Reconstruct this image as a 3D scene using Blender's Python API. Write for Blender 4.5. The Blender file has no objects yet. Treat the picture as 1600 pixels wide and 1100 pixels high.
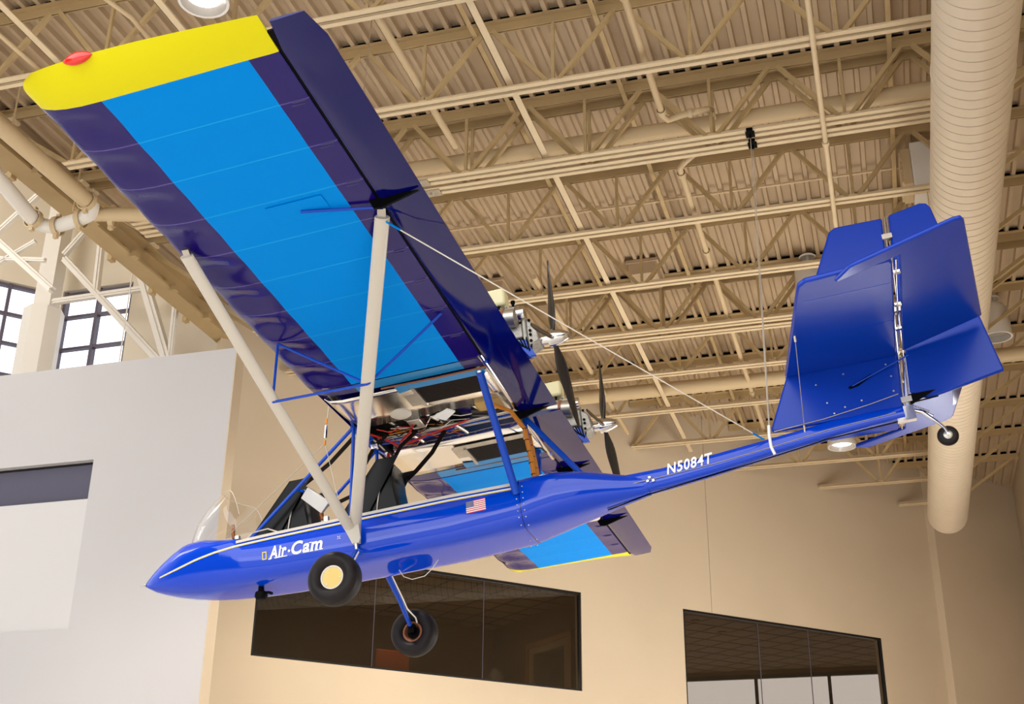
import bpy, math, random
from mathutils import Vector, Matrix
random.seed(4)
scene = bpy.context.scene
COL = scene.collection

# ------------------------------------------------------------------ camera, world, lights, exposure
cam_d = bpy.data.cameras.new('camera'); cam_d.sensor_width = 36.0; cam_d.lens = 1990.0/1600.0*36.0
cam_d.clip_start = 0.05; cam_d.clip_end = 400
cam = bpy.data.objects.new('camera', cam_d); COL.objects.link(cam)
RT = Vector((0.999948874, 0.0101118425, 0.0)); FW = Vector((-0.00412779283, 0.408192846, 0.912886390)); UP = Vector((0.00923096344, -0.912839718, 0.408213717))
# rows RT, FW, UP express the world axes in (right, down, forward) of the lens
right = Vector((RT[0], FW[0], UP[0])); down = Vector((RT[1], FW[1], UP[1])); fwd = Vector((RT[2], FW[2], UP[2]))
R3 = Matrix((right, -down, -fwd)).transposed()
cam.matrix_world = Matrix.Translation((0, 0, 1.6)) @ R3.to_4x4()
scene.camera = cam
scene.view_settings.view_transform = 'Standard'
scene.view_settings.look = 'None'
scene.view_settings.gamma = 1.0
scene.view_settings.use_curve_mapping = False
scene.view_settings.exposure = 0.0

A = Vector((0.95793567, -0.28698301, 0)); B = Vector((0.28698301, 0.95793567, 0))   # the hall's two axes: along the joists, across them
ROOM_RZ = math.atan2(A[1], A[0])
def W(a, b, z): return A*a + B*b + Vector((0, 0, z))

world = bpy.data.worlds.new('daylight'); scene.world = world; world.use_nodes = True
nt = world.node_tree; nt.nodes.clear()
bg = nt.nodes.new('ShaderNodeBackground'); out = nt.nodes.new('ShaderNodeOutputWorld')
# overcast sky, brightest beyond the clerestory side of the building
tcw = nt.nodes.new('ShaderNodeTexCoord'); sx = nt.nodes.new('ShaderNodeSeparateXYZ'); mr = nt.nodes.new('ShaderNodeMapRange')
nt.links.new(tcw.outputs['Generated'], sx.inputs[0]); nt.links.new(sx.outputs['Y'], mr.inputs['Value'])
mr.inputs['From Min'].default_value = -0.1; mr.inputs['From Max'].default_value = 0.5; mr.inputs['To Min'].default_value = 0.14; mr.inputs['To Max'].default_value = 2.2
bg.inputs[0].default_value = (0.93, 0.95, 1.0, 1); nt.links.new(mr.outputs[0], bg.inputs[1])
nt.links.new(bg.outputs[0], out.inputs[0])

def area(name, loc, target, sx, sy, power, col):
    l = bpy.data.lights.new(name, 'AREA'); l.shape = 'RECTANGLE'; l.size = sx; l.size_y = sy; l.energy = power; l.color = col
    o = bpy.data.objects.new(name, l); COL.objects.link(o); o.location = loc
    o.rotation_euler = (Vector(target)-Vector(loc)).to_track_quat('-Z', 'Y').to_euler()
    return o
# added overhead floor fill, and daylight of the tall glazed front behind the camera
area('overhead_floor_fill', W(-4, -8, 13.0), W(-4, -1, 0), 34, 18, 6300, (0.98, 0.985, 1.0))
area('front_glazing_daylight', W(-6, -14, 6.0), W(-4, 8, 0.0), 26, 9, 900, (0.98, 0.985, 1.0))

# added fill lights: low at the right wall, and inside the clerestory bay
area('low_wall_fill', W(3.1, 21, 2.3), W(-8, 23.5, 3.6), 13, 3.6, 1500, (0.98, 0.985, 1.0))
area('bay_fill', W(-17.5, 9.5, 12.6), W(-13, 18.7, 12.2), 5, 3, 300, (1.0, 0.98, 0.95))

# ------------------------------------------------------------------ materials
def lin(c):
    return tuple(((v/255.0)/12.92 if v/255.0 <= 0.04045 else ((v/255.0+0.055)/1.055)**2.4) for v in c)
def mat(name, rgb, rough=0.5, metal=0.0, coat=0.0, spec=0.5, noise=None, bump=0.0, bscale=40.0, trans=0.0, ior=1.45, alpha=1.0, emit=None, estr=0.0):
    m = bpy.data.materials.new(name); m.use_nodes = True
    t = m.node_tree; p = t.nodes['Principled BSDF']
    c = lin(rgb)+(1,)
    p.inputs['Base Color'].default_value = c; p.inputs['Roughness'].default_value = rough
    p.inputs['Metallic'].default_value = metal; p.inputs['Coat Weight'].default_value = coat; p.inputs['Coat Roughness'].default_value = 0.04
    p.inputs['Specular IOR Level'].default_value = spec; p.inputs['Transmission Weight'].default_value = trans; p.inputs['IOR'].default_value = ior
    p.inputs['Alpha'].default_value = alpha
    if emit: p.inputs['Emission Color'].default_value = lin(emit)+(1,); p.inputs['Emission Strength'].default_value = estr
    if noise or bump:
        tc = t.nodes.new('ShaderNodeTexCoord'); n = t.nodes.new('ShaderNodeTexNoise'); n.inputs['Detail'].default_value = 4
        t.links.new(tc.outputs['Object'], n.inputs['Vector'])
        if noise:
            amt, sc = noise; n.inputs['Scale'].default_value = sc
            r = t.nodes.new('ShaderNodeValToRGB')
            r.color_ramp.elements[0].position = 0.3; r.color_ramp.elements[1].position = 0.7
            r.color_ramp.elements[0].color = tuple(v*(1-amt) for v in c[:3])+(1,); r.color_ramp.elements[1].color = tuple(min(1, v*(1+amt)) for v in c[:3])+(1,)
            t.links.new(n.outputs['Fac'], r.inputs['Fac']); t.links.new(r.outputs['Color'], p.inputs['Base Color'])
        if bump:
            n2 = t.nodes.new('ShaderNodeTexNoise'); n2.inputs['Scale'].default_value = bscale; n2.inputs['Detail'].default_value = 3
            t.links.new(tc.outputs['Object'], n2.inputs['Vector'])
            bp = t.nodes.new('ShaderNodeBump'); bp.inputs['Strength'].default_value = bump; bp.inputs['Distance'].default_value = 0.02
            t.links.new(n2.outputs['Fac'], bp.inputs['Height']); t.links.new(bp.outputs['Normal'], p.inputs['Normal'])
    return m
M = {}
M['beige'] = mat('beige_wall_paint', (206, 187, 158), 0.85, noise=(0.03, 0.6), bump=0.05, bscale=60)
M['white_wall'] = mat('white_wall_paint', (196, 192, 190), 0.8, noise=(0.02, 0.5))
M['panel'] = mat('white_panel_paint', (208, 205, 202), 0.7)
M['steel'] = mat('cream_painted_steel', (222, 200, 162), 0.5, spec=0.3, noise=(0.04, 3))
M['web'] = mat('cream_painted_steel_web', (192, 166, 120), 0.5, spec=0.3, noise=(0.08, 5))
M['deck'] = mat('painted_roof_deck', (186, 162, 130), 0.6, spec=0.3, noise=(0.05, 2))
M['gird'] = mat('painted_girder', (184, 158, 114), 0.5, spec=0.3, noise=(0.05, 2))
M['duct'] = mat('painted_spiral_duct', (222, 206, 180), 0.32, noise=(0.03, 1.5))
M['seam'] = mat('duct_seam_brown', (120, 96, 64), 0.8)  # darker brown for the thin seam grooves
M['pipe'] = mat('painted_pipe', (206, 182, 142), 0.45, spec=0.3)
M['bay'] = mat('clerestory_wall_brightened', (226, 214, 192), 0.8)  # wall colour lightened; the windows' glow is put into it
M['offwhite'] = mat('white_painted_steel', (232, 226, 214), 0.5)
M['bluep'] = mat('blue_gloss_paint', (0, 62, 196), 0.06, spec=0.55)
M['bluefab'] = mat('blue_doped_fabric', (0, 54, 170), 0.24, spec=0.35, bump=0.03, bscale=4)
M['bluetube'] = mat('blue_tube_paint', (0, 68, 184), 0.2, spec=0.4)
M['navytrim'] = mat('navy_flaperon_paint', (4, 6, 84), 0.08, spec=0.4)
M['white'] = mat('white_vinyl', (240, 240, 238), 0.4)
M['yellowv'] = mat('yellow_vinyl', (235, 214, 60), 0.4)
M['redv'] = mat('red_vinyl', (200, 30, 36), 0.4)
M['cantonv'] = mat('flag_blue_vinyl', (40, 44, 110), 0.4)
M['redlens'] = mat('red_lens', (215, 30, 12), 0.15, coat=0.5)
M['chrome'] = mat('chrome', (215, 212, 208), 0.1, metal=1.0)
M['polished'] = mat('polished_aluminium', (242, 238, 230), 0.16, metal=1.0, bump=0.12, bscale=2.2)
M['alu'] = mat('brushed_aluminium', (190, 184, 172), 0.35, metal=0.9, noise=(0.1, 12))
M['cast'] = mat('cast_aluminium', (160, 155, 145), 0.45, metal=0.5, noise=(0.2, 30))
M['strut'] = mat('strut_grey_paint', (205, 198, 184), 0.35, spec=0.4)
M['black'] = mat('black_vinyl', (8, 7, 7), 0.3, spec=0.2)
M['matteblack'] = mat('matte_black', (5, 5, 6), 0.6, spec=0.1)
M['strap'] = mat('black_webbing', (26, 19, 14), 0.8, spec=0.1)
M['carbon'] = mat('dark_composite_blade', (40, 36, 32), 0.25, spec=0.4)
M['rubber'] = mat('tyre_rubber', (30, 25, 24), 0.5, spec=0.25, noise=(0.2, 14))
M['hubyellow'] = mat('cream_hub_cap', (226, 196, 112), 0.45)
M['rust'] = mat('brown_brake_hub', (140, 88, 58), 0.5, metal=0.3)
M['orange'] = mat('orange_cable_sleeve', (206, 128, 24), 0.5)
M['redw'] = mat('red_wire', (190, 30, 18), 0.45)
M['tank'] = mat('translucent_cream_plastic', (236, 226, 176), 0.4)
M['fueltank'] = mat('yellowed_fuel_tank', (188, 150, 74), 0.45)
M['radiator'] = mat('radiator_core', (46, 36, 30), 0.5, metal=0.3)
M['brown'] = mat('wooden_grip', (150, 84, 30), 0.5, noise=(0.2, 20))
M['glass'] = None
M['frame'] = mat('dark_window_frame', (98, 90, 102), 0.45)
M['darkframe'] = mat('black_window_frame', (18, 15, 14), 0.4)
M['tintedglass'] = mat('tinted_slot_glass', (96, 94, 108), 0.12)
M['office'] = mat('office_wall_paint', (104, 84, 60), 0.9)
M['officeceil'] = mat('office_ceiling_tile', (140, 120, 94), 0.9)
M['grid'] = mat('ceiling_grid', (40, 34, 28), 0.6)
M['wood'] = mat('picture_frame_wood', (150, 108, 66), 0.5)
M['picture'] = mat('dark_group_photograph', (60, 54, 46), 0.4, noise=(0.7, 6))
M['chair'] = mat('orange_leather', (224, 116, 52), 0.5)
M['floor'] = mat('pale_hall_floor', (232, 226, 218), 0.5, noise=(0.03, 0.4))
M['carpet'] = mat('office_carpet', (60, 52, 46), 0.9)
M['lens'] = mat('lit_lamp_lens', (255, 255, 255), 0.3, emit=(255, 248, 240), estr=5.0)
M['lampglass'] = mat('prismatic_reflector', (150, 144, 136), 0.25, spec=0.6)
M['sticker'] = mat('grey_plate', (206, 204, 200), 0.4)

def glass_mat(name, tint, mix, rough=0.0, glosscol=(1, 1, 1)):
    m = bpy.data.materials.new(name); m.use_nodes = True; t = m.node_tree; t.nodes.clear()
    o = t.nodes.new('ShaderNodeOutputMaterial'); tr = t.nodes.new('ShaderNodeBsdfTransparent'); gl = t.nodes.new('ShaderNodeBsdfGlossy')
    mx = t.nodes.new('ShaderNodeMixShader'); lw = t.nodes.new('ShaderNodeLayerWeight')
    pw_ = t.nodes.new('ShaderNodeMath'); pw_.operation = 'POWER'; pw_.inputs[1].default_value = 5.0; t.links.new(lw.outputs['Facing'], pw_.inputs[0])
    ad = t.nodes.new('ShaderNodeMath'); ad.operation = 'MULTIPLY_ADD'; ad.inputs[1].default_value = 0.96; ad.inputs[2].default_value = 0.04; t.links.new(pw_.outputs[0], ad.inputs[0])
    mul = t.nodes.new('ShaderNodeMath'); mul.operation = 'MULTIPLY'; mul.inputs[1].default_value = mix; mul.use_clamp = True
    tr.inputs[0].default_value = tint+(1,); gl.inputs['Roughness'].default_value = rough; gl.inputs['Color'].default_value = glosscol+(1,)
    t.links.new(ad.outputs[0], mul.inputs[0]); t.links.new(mul.outputs[0], mx.inputs[0]); t.links.new(tr.outputs[0], mx.inputs[1]); t.links.new(gl.outputs[0], mx.inputs[2]); t.links.new(mx.outputs[0], o.inputs[0])
    return m
M['glass'] = glass_mat('smoked_office_glass', (0.5, 0.46, 0.42), 1.4)
M['clear'] = glass_mat('clear_acrylic', (0.955, 0.95, 0.94), 1.0)
M['daylight_glass'] = glass_mat('clerestory_glass', (0.95, 0.96, 1.0), 0.7)

def wing_mat(name, rgb, line, rough=0.4, coat=0.0, spec=0.2):
    # doped fabric with faint rib tapes across the chord every 0.44 m of span
    m = mat(name, rgb, rough, coat=coat, spec=spec, bump=0.03, bscale=5)
    t = m.node_tree; p = t.nodes['Principled BSDF']
    tc = t.nodes.new('ShaderNodeTexCoord'); sp = t.nodes.new('ShaderNodeSeparateXYZ'); t.links.new(tc.outputs['Object'], sp.inputs[0])
    def math_(op, a, b=None):
        n = t.nodes.new('ShaderNodeMath'); n.operation = op
        for i, v in enumerate((a, b)):
            if v is None: continue
            if isinstance(v, (int, float)): n.inputs[i].default_value = v
            else: t.links.new(v, n.inputs[i])
        return n.outputs[0]
    ab_ = math_('ABSOLUTE', sp.outputs['Y']); s = math_('SUBTRACT', ab_, 1.225); s = math_('DIVIDE', s, 0.4425); f = math_('FRACT', math_('ADD', s, 0.5)); d = math_('ABSOLUTE', math_('SUBTRACT', f, 0.5))
    l = math_('LESS_THAN', d, 0.011)
    mx = t.nodes.new('ShaderNodeMix'); mx.data_type = 'RGBA'; t.links.new(l, mx.inputs['Factor'])
    mx.inputs['A'].default_value = lin(rgb)+(1,); mx.inputs['B'].default_value = lin(line)+(1,)
    t.links.new(mx.outputs['Result'], p.inputs['Base Color'])
    return m
M['sky'] = wing_mat('light_blue_wing_fabric', (0, 134, 222), (30, 154, 224), 0.45, 0.0, 0.03)
M['navy'] = wing_mat('navy_wing_fabric', (22, 4, 96), (84, 70, 146), 0.17, 0.0, 0.34)
M['yellow'] = mat('yellow_wing_tip', (218, 208, 0), 0.35, spec=0.2)
M['skystrip'] = mat('light_blue_root_fairing', (24, 128, 186), 0.35, coat=0.1)
M['navystrip'] = mat('navy_root_fairing', (48, 42, 96), 0.35, coat=0.1)

# ------------------------------------------------------------------ mesh builder
class MB:
    def __init__(self): self.v = []; self.f = []; self.mi = []; self.sm = []
    def add(self, vs, fs, mi=0, smooth=False):
        o = len(self.v); self.v += [tuple(p) for p in vs]
        for k, f in enumerate(fs):
            self.f.append(tuple(i+o for i in f)); self.mi.append(mi if isinstance(mi, int) else mi[k]); self.sm.append(smooth)
        return self
    def hexa(self, p, mi=0):   # 8 corners: bottom 0-3, top 4-7
        return self.add(p, [(0, 3, 2, 1), (4, 5, 6, 7), (0, 1, 5, 4), (1, 2, 6, 5), (2, 3, 7, 6), (3, 0, 4, 7)], mi)
    def box(self, x0, x1, y0, y1, z0, z1, mi=0):
        return self.hexa([(x0, y0, z0), (x1, y0, z0), (x1, y1, z0), (x0, y1, z0), (x0, y0, z1), (x1, y0, z1), (x1, y1, z1), (x0, y1, z1)], mi)
    def bar(self, p, q, w, h, up=(0, 0, 1), mi=0):   # rectangular bar p->q
        p = Vector(p); q = Vector(q); d = (q-p).normalized(); u = Vector(up)
        if abs(d.dot(u)) > 0.98: u = Vector((1, 0, 0))
        s = d.cross(u).normalized(); u = s.cross(d)
        c = [s*(-w/2)+u*(-h/2), s*(w/2)+u*(-h/2), s*(w/2)+u*(h/2), s*(-w/2)+u*(h/2)]
        return self.hexa([p+x for x in c]+[q+x for x in c], mi)
    def loft(self, rings, mi=0, smooth=True, caps=True, closed=True):
        n = len(rings[0]); vs = [p for r in rings for p in r]; fs = []
        for i in range(len(rings)-1):
            for j in range(n if closed else n-1):
                fs.append((i*n+j, i*n+(j+1) % n, (i+1)*n+(j+1) % n, (i+1)*n+j))
        self.add(vs, fs, mi, smooth)
        if caps and closed:
            self.add(rings[0], [tuple(reversed(range(n)))], mi, False); self.add(rings[-1], [tuple(range(n))], mi, False)
        return self
    def tube(self, pts, r, n=10, mi=0, flat=1.0, up=None):
        pts = [Vector(p) for p in pts]; rs = r if isinstance(r, (list, tuple)) else [r]*len(pts)
        rings = []; prev = None
        for i, p in enumerate(pts):
            d = (pts[min(i+1, len(pts)-1)]-pts[max(i-1, 0)]).normalized()
            ref = Vector(up) if up else (prev if prev else (Vector((0, 0, 1)) if abs(d.z) < 0.9 else Vector((1, 0, 0))))
            s = d.cross(ref).normalized(); u = s.cross(d).normalized(); prev = u
            rings.append([p+(s*math.cos(2*math.pi*k/n)*flat+u*math.sin(2*math.pi*k/n))*rs[i] for k in range(n)])
        return self.loft(rings, mi)
    def lathe(self, prof, c=(0, 0, 0), axis=(0, 0, 1), n=32, mi=0, caps=False):   # prof: (radius, along)
        ax = Vector(axis).normalized(); u = ax.orthogonal().normalized(); w = ax.cross(u); c = Vector(c)
        rings = [[c+ax*h+(u*math.cos(2*math.pi*k/n)+w*math.sin(2*math.pi*k/n))*r for k in range(n)] for r, h in prof]
        return self.loft(rings, mi, True, caps)
    def prism(self, poly, off, mi=0):   # planar polygon extruded by vector off
        off = Vector(off); p = [Vector(x) for x in poly]; n = len(p)
        self.add(p, [tuple(range(n))], mi); self.add([x+off for x in p], [tuple(reversed(range(n)))], mi)
        return self.add(p+[x+off for x in p], [(i, i+n, (i+1) % n+n, (i+1) % n) for i in range(n)], mi)
    def build(self, name, mats, parent=None, xf=None, bevel=0.0):
        me = bpy.data.meshes.new(name); me.from_pydata(self.v, [], self.f)
        if not isinstance(mats, (list, tuple)): mats = [mats]
        for m in mats: me.materials.append(m)
        me.polygons.foreach_set('material_index', self.mi); me.polygons.foreach_set('use_smooth', self.sm)
        import bmesh
        bm = bmesh.new(); bm.from_mesh(me); bmesh.ops.remove_doubles(bm, verts=bm.verts, dist=1e-5); bmesh.ops.recalc_face_normals(bm, faces=bm.faces); bm.to_mesh(me); bm.free()
        me.set_sharp_from_angle(angle=math.radians(38)); me.update()
        o = bpy.data.objects.new(name, me); COL.objects.link(o)
        if parent: o.parent = parent
        if xf is not None: o.matrix_world = xf
        if bevel:
            md = o.modifiers.new('bevel', 'BEVEL'); md.width = bevel; md.segments = 2; md.limit_method = 'ANGLE'
        return o
def tag(o, label=None, cat=None, group=None, kind=None):
    if label: o['label'] = label
    if cat: o['category'] = cat
    if group: o['group'] = group
    if kind: o['kind'] = kind
    return o
def room_xf(a=0, b=0, z=0): return Matrix.Translation(W(a, b, z)) @ Matrix.Rotation(ROOM_RZ, 4, 'Z')
class RM(MB):   # coordinates in hall axes (a, b, z); the origin goes to o
    def put(self, name, mats, o=(0, 0, 0), parent=None, bevel=0.0):
        self.v = [(x-o[0], y-o[1], z-o[2]) for x, y, z in self.v]
        if parent: return self.build(name, mats, parent, None, bevel)
        return self.build(name, mats, None, room_xf(*o), bevel)
def rempty(name, o, label, cat, group=None):
    e = bpy.data.objects.new(name, None); COL.objects.link(e); e.matrix_world = room_xf(*o); e.empty_display_size = 0.1
    return tag(e, label, cat, group)
def S(o): return tag(o, kind='structure')
def ring_at(m, c, ax, r, w=0.05, n=18): m.lathe([(r*0.9, -w/2), (r, -w/2), (r, w/2), (r*0.9, w/2)], c, ax, n)
# ------------------------------------------------------------------ the hall: floor, roof deck, walls
BZ = 10.6            # underside of the joists' bottom chords
def wall_ab(s, t=0.0):   # point on the slanted back wall: s along it, t behind it
    return (-1.296+0.68914*s-0.72464*t, 28.323+0.72464*s+0.68914*t)
def wall_a_at(b): return (b-29.68)/1.0515

m = RM(); m.box(-40, 40, -30, 48, -0.2, 0); S(m.put('floor', M['floor']))

# corrugated deck
m = RM(); a = -11.15; prof = []
while a < 3.6:
    prof += [(a, 11.63), (a+0.055, 11.63), (a+0.068, 11.705), (a+0.1955, 11.705)]
    a += 0.2085
rings = [[(x, bb, z) for x, z in prof] for bb in (3.0, 38.0)]
m.loft(rings, smooth=False, closed=False)
rings = [[(x, bb, 11.80) for x, z in prof] for bb in (3.0, 38.0)]
m.loft(rings, smooth=False, closed=False)
S(m.put('ceiling', M['deck'], (0, 0, 11.63)))

def slab_wall(name, matr, s0, s1, z0, z1, holes, thick=0.22, t0=0.0, seams=()):
    # wall on the slanted line with rectangular openings (s0,s1,z0,z1)
    m = RM(); xs = sorted({s0, s1} | {h[0] for h in holes} | {h[1] for h in holes} | {v for q in seams for v in (q-0.006, q+0.006)}); zs = sorted({z0, z1} | {h[2] for h in holes} | {h[3] for h in holes})
    for i in range(len(xs)-1):
        seam = any(abs((xs[i]+xs[i+1])/2-q) < 0.004 for q in seams)
        for j in range(len(zs)-1):
            cs, cz = (xs[i]+xs[i+1])/2, (zs[j]+zs[j+1])/2
            if any(h[0] < cs < h[1] and h[2] < cz < h[3] for h in holes): continue
            t1 = t0+(0.02 if seam else 0)
            q = [wall_ab(xs[i], t1), wall_ab(xs[i+1], t1), wall_ab(xs[i+1], t0+thick), wall_ab(xs[i], t0+thick)]
            m.hexa([(p[0], p[1], zs[j]) for p in q]+[(p[0], p[1], zs[j+1]) for p in q])
    return S(m.put(name, matr))
S_L, S_R = -13.9, 3.43
WA = (-12.82, -6.34, 5.55, 7.42); WB = (-3.90, 1.56, 4.2, 7.40)
slab_wall('wall_back', M['beige'], S_L, S_R, 0, 13.6, [WA, WB], seams=(-3.16,))
# the wall steps forward by 0.2 m beside the corner
slab_wall('wall_back_right', M['beige'], S_R, 6.75, 0, 13.6, [], t0=-0.22, thick=0.44)
m = RM(); m.box(3.3, 3.55, 6, 34, 0, 13.6); S(m.put('wall_right', M['beige']))
# free-standing white partition on the left with a slot window and a shallow panel
m = RM()
zz = [0, 4.95, 6.70, 7.24, 8.66]
m.box(-20, -8.09, 14.0, 14.22, 0, zz[1]); m.box(-10.07, -8.09, 14.0, 14.22, zz[1], zz[4]); m.box(-20, -10.07, 14.0, 14.22, zz[3], zz[4])
S(m.put('wall_left', [M['white_wall']]))
m = RM(); m.box(-8.089, -8.075, 14.0, 14.22, 0, 8.66); S(m.put('trim_1', M['beige']))
m = RM(); m.box(-20, -10.071, 14.035, 14.21, 4.951, 6.699); S(m.put('trim_2', M['panel']))
m = RM(); m.box(-20, -10.071, 14.13, 14.16, 6.72, 7.22); w = S(m.put('window_3', M['tintedglass'], (-12, 14.13, 6.7)))
m = RM(); m.box(-20, -10.071, 14.1, 14.18, 6.701, 6.72); m.box(-20, -10.071, 14.1, 14.18, 7.221, 7.239); m.put('window_frame', M['darkframe'], (-12, 14.13, 6.7), w)

# ------------------------------------------------------------------ office windows in the back wall and the rooms behind them
def office(n, win, joints, sides):
    s0, s1, z0, z1 = win
    fr = RM()
    def wb(sa, sb, za, zb, ta=0.02, tb=0.1):
        q = [wall_ab(sa, ta), wall_ab(sb, ta), wall_ab(sb, tb), wall_ab(sa, tb)]; return [(p[0], p[1], za) for p in q]+[(p[0], p[1], zb) for p in q]
    o = wall_ab((s0+s1)/2, 0.0)+(z0,)
    gl = RM(); gl.hexa(wb(s0+0.03, s1-0.03, z0+0.03, z1-0.03, 0.055, 0.065)); g = S(gl.put('window_%d' % n, M['glass'], o))
    for x in ((s0, s1, z0, z0+0.035), (s0, s1, z1-0.045, z1), (s0, s0+0.04, z0, z1), (s1-0.04, s1, z0, z1)): fr.hexa(wb(*x))
    fr.put('window_frame', M['darkframe'], o, g)
    for j in joints:
        k = RM(); k.hexa(wb(j-0.004, j+0.004, z0, z1, 0.05, 0.07)); k.put('glazing_joint', M['frame'], o, g)
    return g
office(1, WA, (-10.63, -8.45), None)
office(2, WB, (-1.93, -0.55), None)
def wq(m, s0, s1, t0, t1, z0, z1, mi=0):
    q = [wall_ab(s0, t0), wall_ab(s1, t0), wall_ab(s1, t1), wall_ab(s0, t1)]
    return m.hexa([(p[0], p[1], z0) for p in q]+[(p[0], p[1], z1) for p in q], mi)
# room behind the first window
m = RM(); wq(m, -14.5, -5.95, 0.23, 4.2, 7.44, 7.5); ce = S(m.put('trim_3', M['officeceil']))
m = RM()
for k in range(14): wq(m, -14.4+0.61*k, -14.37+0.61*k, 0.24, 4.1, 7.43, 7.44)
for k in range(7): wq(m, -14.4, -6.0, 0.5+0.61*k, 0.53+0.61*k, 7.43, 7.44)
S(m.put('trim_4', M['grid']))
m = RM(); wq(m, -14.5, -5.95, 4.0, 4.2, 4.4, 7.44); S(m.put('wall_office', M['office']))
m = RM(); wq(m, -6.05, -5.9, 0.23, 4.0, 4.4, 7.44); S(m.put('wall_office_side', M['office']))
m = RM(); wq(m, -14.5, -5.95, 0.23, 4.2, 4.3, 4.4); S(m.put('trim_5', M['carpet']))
f = rempty('framed_picture', wall_ab(-6.06, 1.6)+(6.2,), 'dark framed group photograph hanging on the side wall behind the larger office window', 'picture')
o = wall_ab(-6.06, 1.6)+(6.2,)
m = RM(); wq(m, -6.11, -6.06, 0.75, 2.5, 5.5, 5.6); wq(m, -6.11, -6.06, 0.75, 2.5, 6.75, 6.85); wq(m, -6.11, -6.06, 0.75, 0.85, 5.6, 6.75); wq(m, -6.11, -6.06, 2.4, 2.5, 5.6, 6.75); m.put('frame', M['wood'], o, f)
m = RM(); wq(m, -6.085, -6.065, 0.85, 2.4, 5.6, 6.75); m.put('mat_board', M['officeceil'], o, f)
m = RM(); wq(m, -6.092, -6.086, 1.05, 2.2, 5.75, 6.6); m.put('photograph', M['picture'], o, f)
o = wall_ab(-10.0, 0.95)+(4.4,)
f = rempty('office_chair', o, 'orange leather chair back showing above the sill of the larger office window', 'chair')
m = RM(); wq(m, -10.33, -9.67, 0.55, 0.63, 5.0, 6.02); m.put('backrest', M['chair'], o, f, 0.03)
m = RM(); wq(m, -10.3, -9.7, 0.64, 1.15, 4.85, 4.98); m.put('seat', M['chair'], o, f, 0.03)
m = RM(); 
for s_, t_ in ((-10.28, 0.68), (-9.74, 0.68), (-10.28, 1.1), (-9.74, 1.1)):
    m = RM(); wq(m, s_, s_+0.03, t_, t_+0.03, 4.4, 4.86); m.put('leg', M['darkframe'], o, f)
for nm_, c_, e_ in (('office_fill', wall_ab(-10.2, 0.3)+(6.9,), 22), ('office_fill', wall_ab(-9.5, 2.4)+(6.0,), 18), ('office_fill', wall_ab(-7.2, 1.8)+(6.0,), 22), ('office_fill', wall_ab(-1.5, 2.2)+(5.6,), 14)):
    l = bpy.data.lights.new(nm_, 'POINT'); l.energy = e_; l.color = (1, 0.85, 0.65); l.shadow_soft_size = 0.15; lo = bpy.data.objects.new(nm_, l); COL.objects.link(lo); lo.location = W(*c_)  # point lights added in mid-air to brighten the office interiors
# room behind the second window, with its own strip of outside windows
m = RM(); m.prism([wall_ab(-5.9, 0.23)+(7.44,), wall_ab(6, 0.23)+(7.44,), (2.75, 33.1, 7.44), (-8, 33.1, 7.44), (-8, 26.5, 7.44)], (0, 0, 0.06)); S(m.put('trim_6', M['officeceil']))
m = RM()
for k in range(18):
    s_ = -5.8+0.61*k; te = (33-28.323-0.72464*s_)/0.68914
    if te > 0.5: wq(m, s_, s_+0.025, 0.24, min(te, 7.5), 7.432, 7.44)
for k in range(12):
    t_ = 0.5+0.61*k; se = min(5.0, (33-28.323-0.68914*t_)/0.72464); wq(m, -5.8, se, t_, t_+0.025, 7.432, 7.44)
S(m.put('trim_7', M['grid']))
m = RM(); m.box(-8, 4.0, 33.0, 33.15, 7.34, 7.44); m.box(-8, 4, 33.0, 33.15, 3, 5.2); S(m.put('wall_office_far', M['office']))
m = RM(); m.box(-8, 4.0, 33.02, 33.12, 7.24, 7.34); 
for a_ in (-5.2, -3.4, -1.6, 0.2, 2.0): m.box(a_-0.04, a_+0.04, 33.02, 33.12, 5.2, 7.26)
S(m.put('window_4', M['darkframe']))
for i, (s_, t_) in enumerate(((-2.9, 0.9), (-1.7, 1.5), (-2.7, 2.6))):
    p = wall_ab(s_, t_)
    m = RM(); m.lathe([(0.0, 7.425), (0.075, 7.425), (0.075, 7.415), (0.10, 7.41), (0.10, 7.435)], (p[0], p[1], 0)); tag(m.put('recessed_downlight', M['wood'], (p[0], p[1], 7.42)), ['round recessed downlight in the office ceiling nearest the left edge of the right-hand window', 'round recessed downlight nearest the top edge of the right-hand office window', 'round recessed downlight deepest inside the right-hand office'][i], 'light', 'office downlights')

# ------------------------------------------------------------------ raised bay with clerestory windows on the far left
m = RM()
CA = -14.93
def rect_wall(m, a0, a1, b0, b1, z0, z1, holes):
    xs = sorted({a0, a1} | {h[0] for h in holes} | {h[1] for h in holes}); zs = sorted({z0, z1} | {h[2] for h in holes} | {h[3] for h in holes})
    for i in range(len(xs)-1):
        for j in range(len(zs)-1):
            c = ((xs[i]+xs[i+1])/2, (zs[j]+zs[j+1])/2)
            if any(h[0] < c[0] < h[1] and h[2] < c[1] < h[3] for h in holes): continue
            m.box(xs[i], xs[i+1], b0, b1, zs[j], zs[j+1])
rect_wall(m, CA, -10.9, 18.7, 18.95, 0, 15.0, [(-14.70, -13.16, 9.6, 12.69)])
S(m.put('wall_clerestory', M['bay']))
DW = Vector((-0.68914, -0.72464, 0)); NW = Vector((-0.72464, 0.68914, 0))
def cw(u, t, z): p = Vector((CA, 18.7, 0))+DW*u+NW*t; return (p.x, p.y, z)
def cwbox(m, u0, u1, t0, t1, z0, z1): return m.hexa([cw(u0, t0, z0), cw(u1, t0, z0), cw(u1, t1, z0), cw(u0, t1, z0), cw(u0, t0, z1), cw(u1, t0, z1), cw(u1, t1, z1), cw(u0, t1, z1)])
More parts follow.
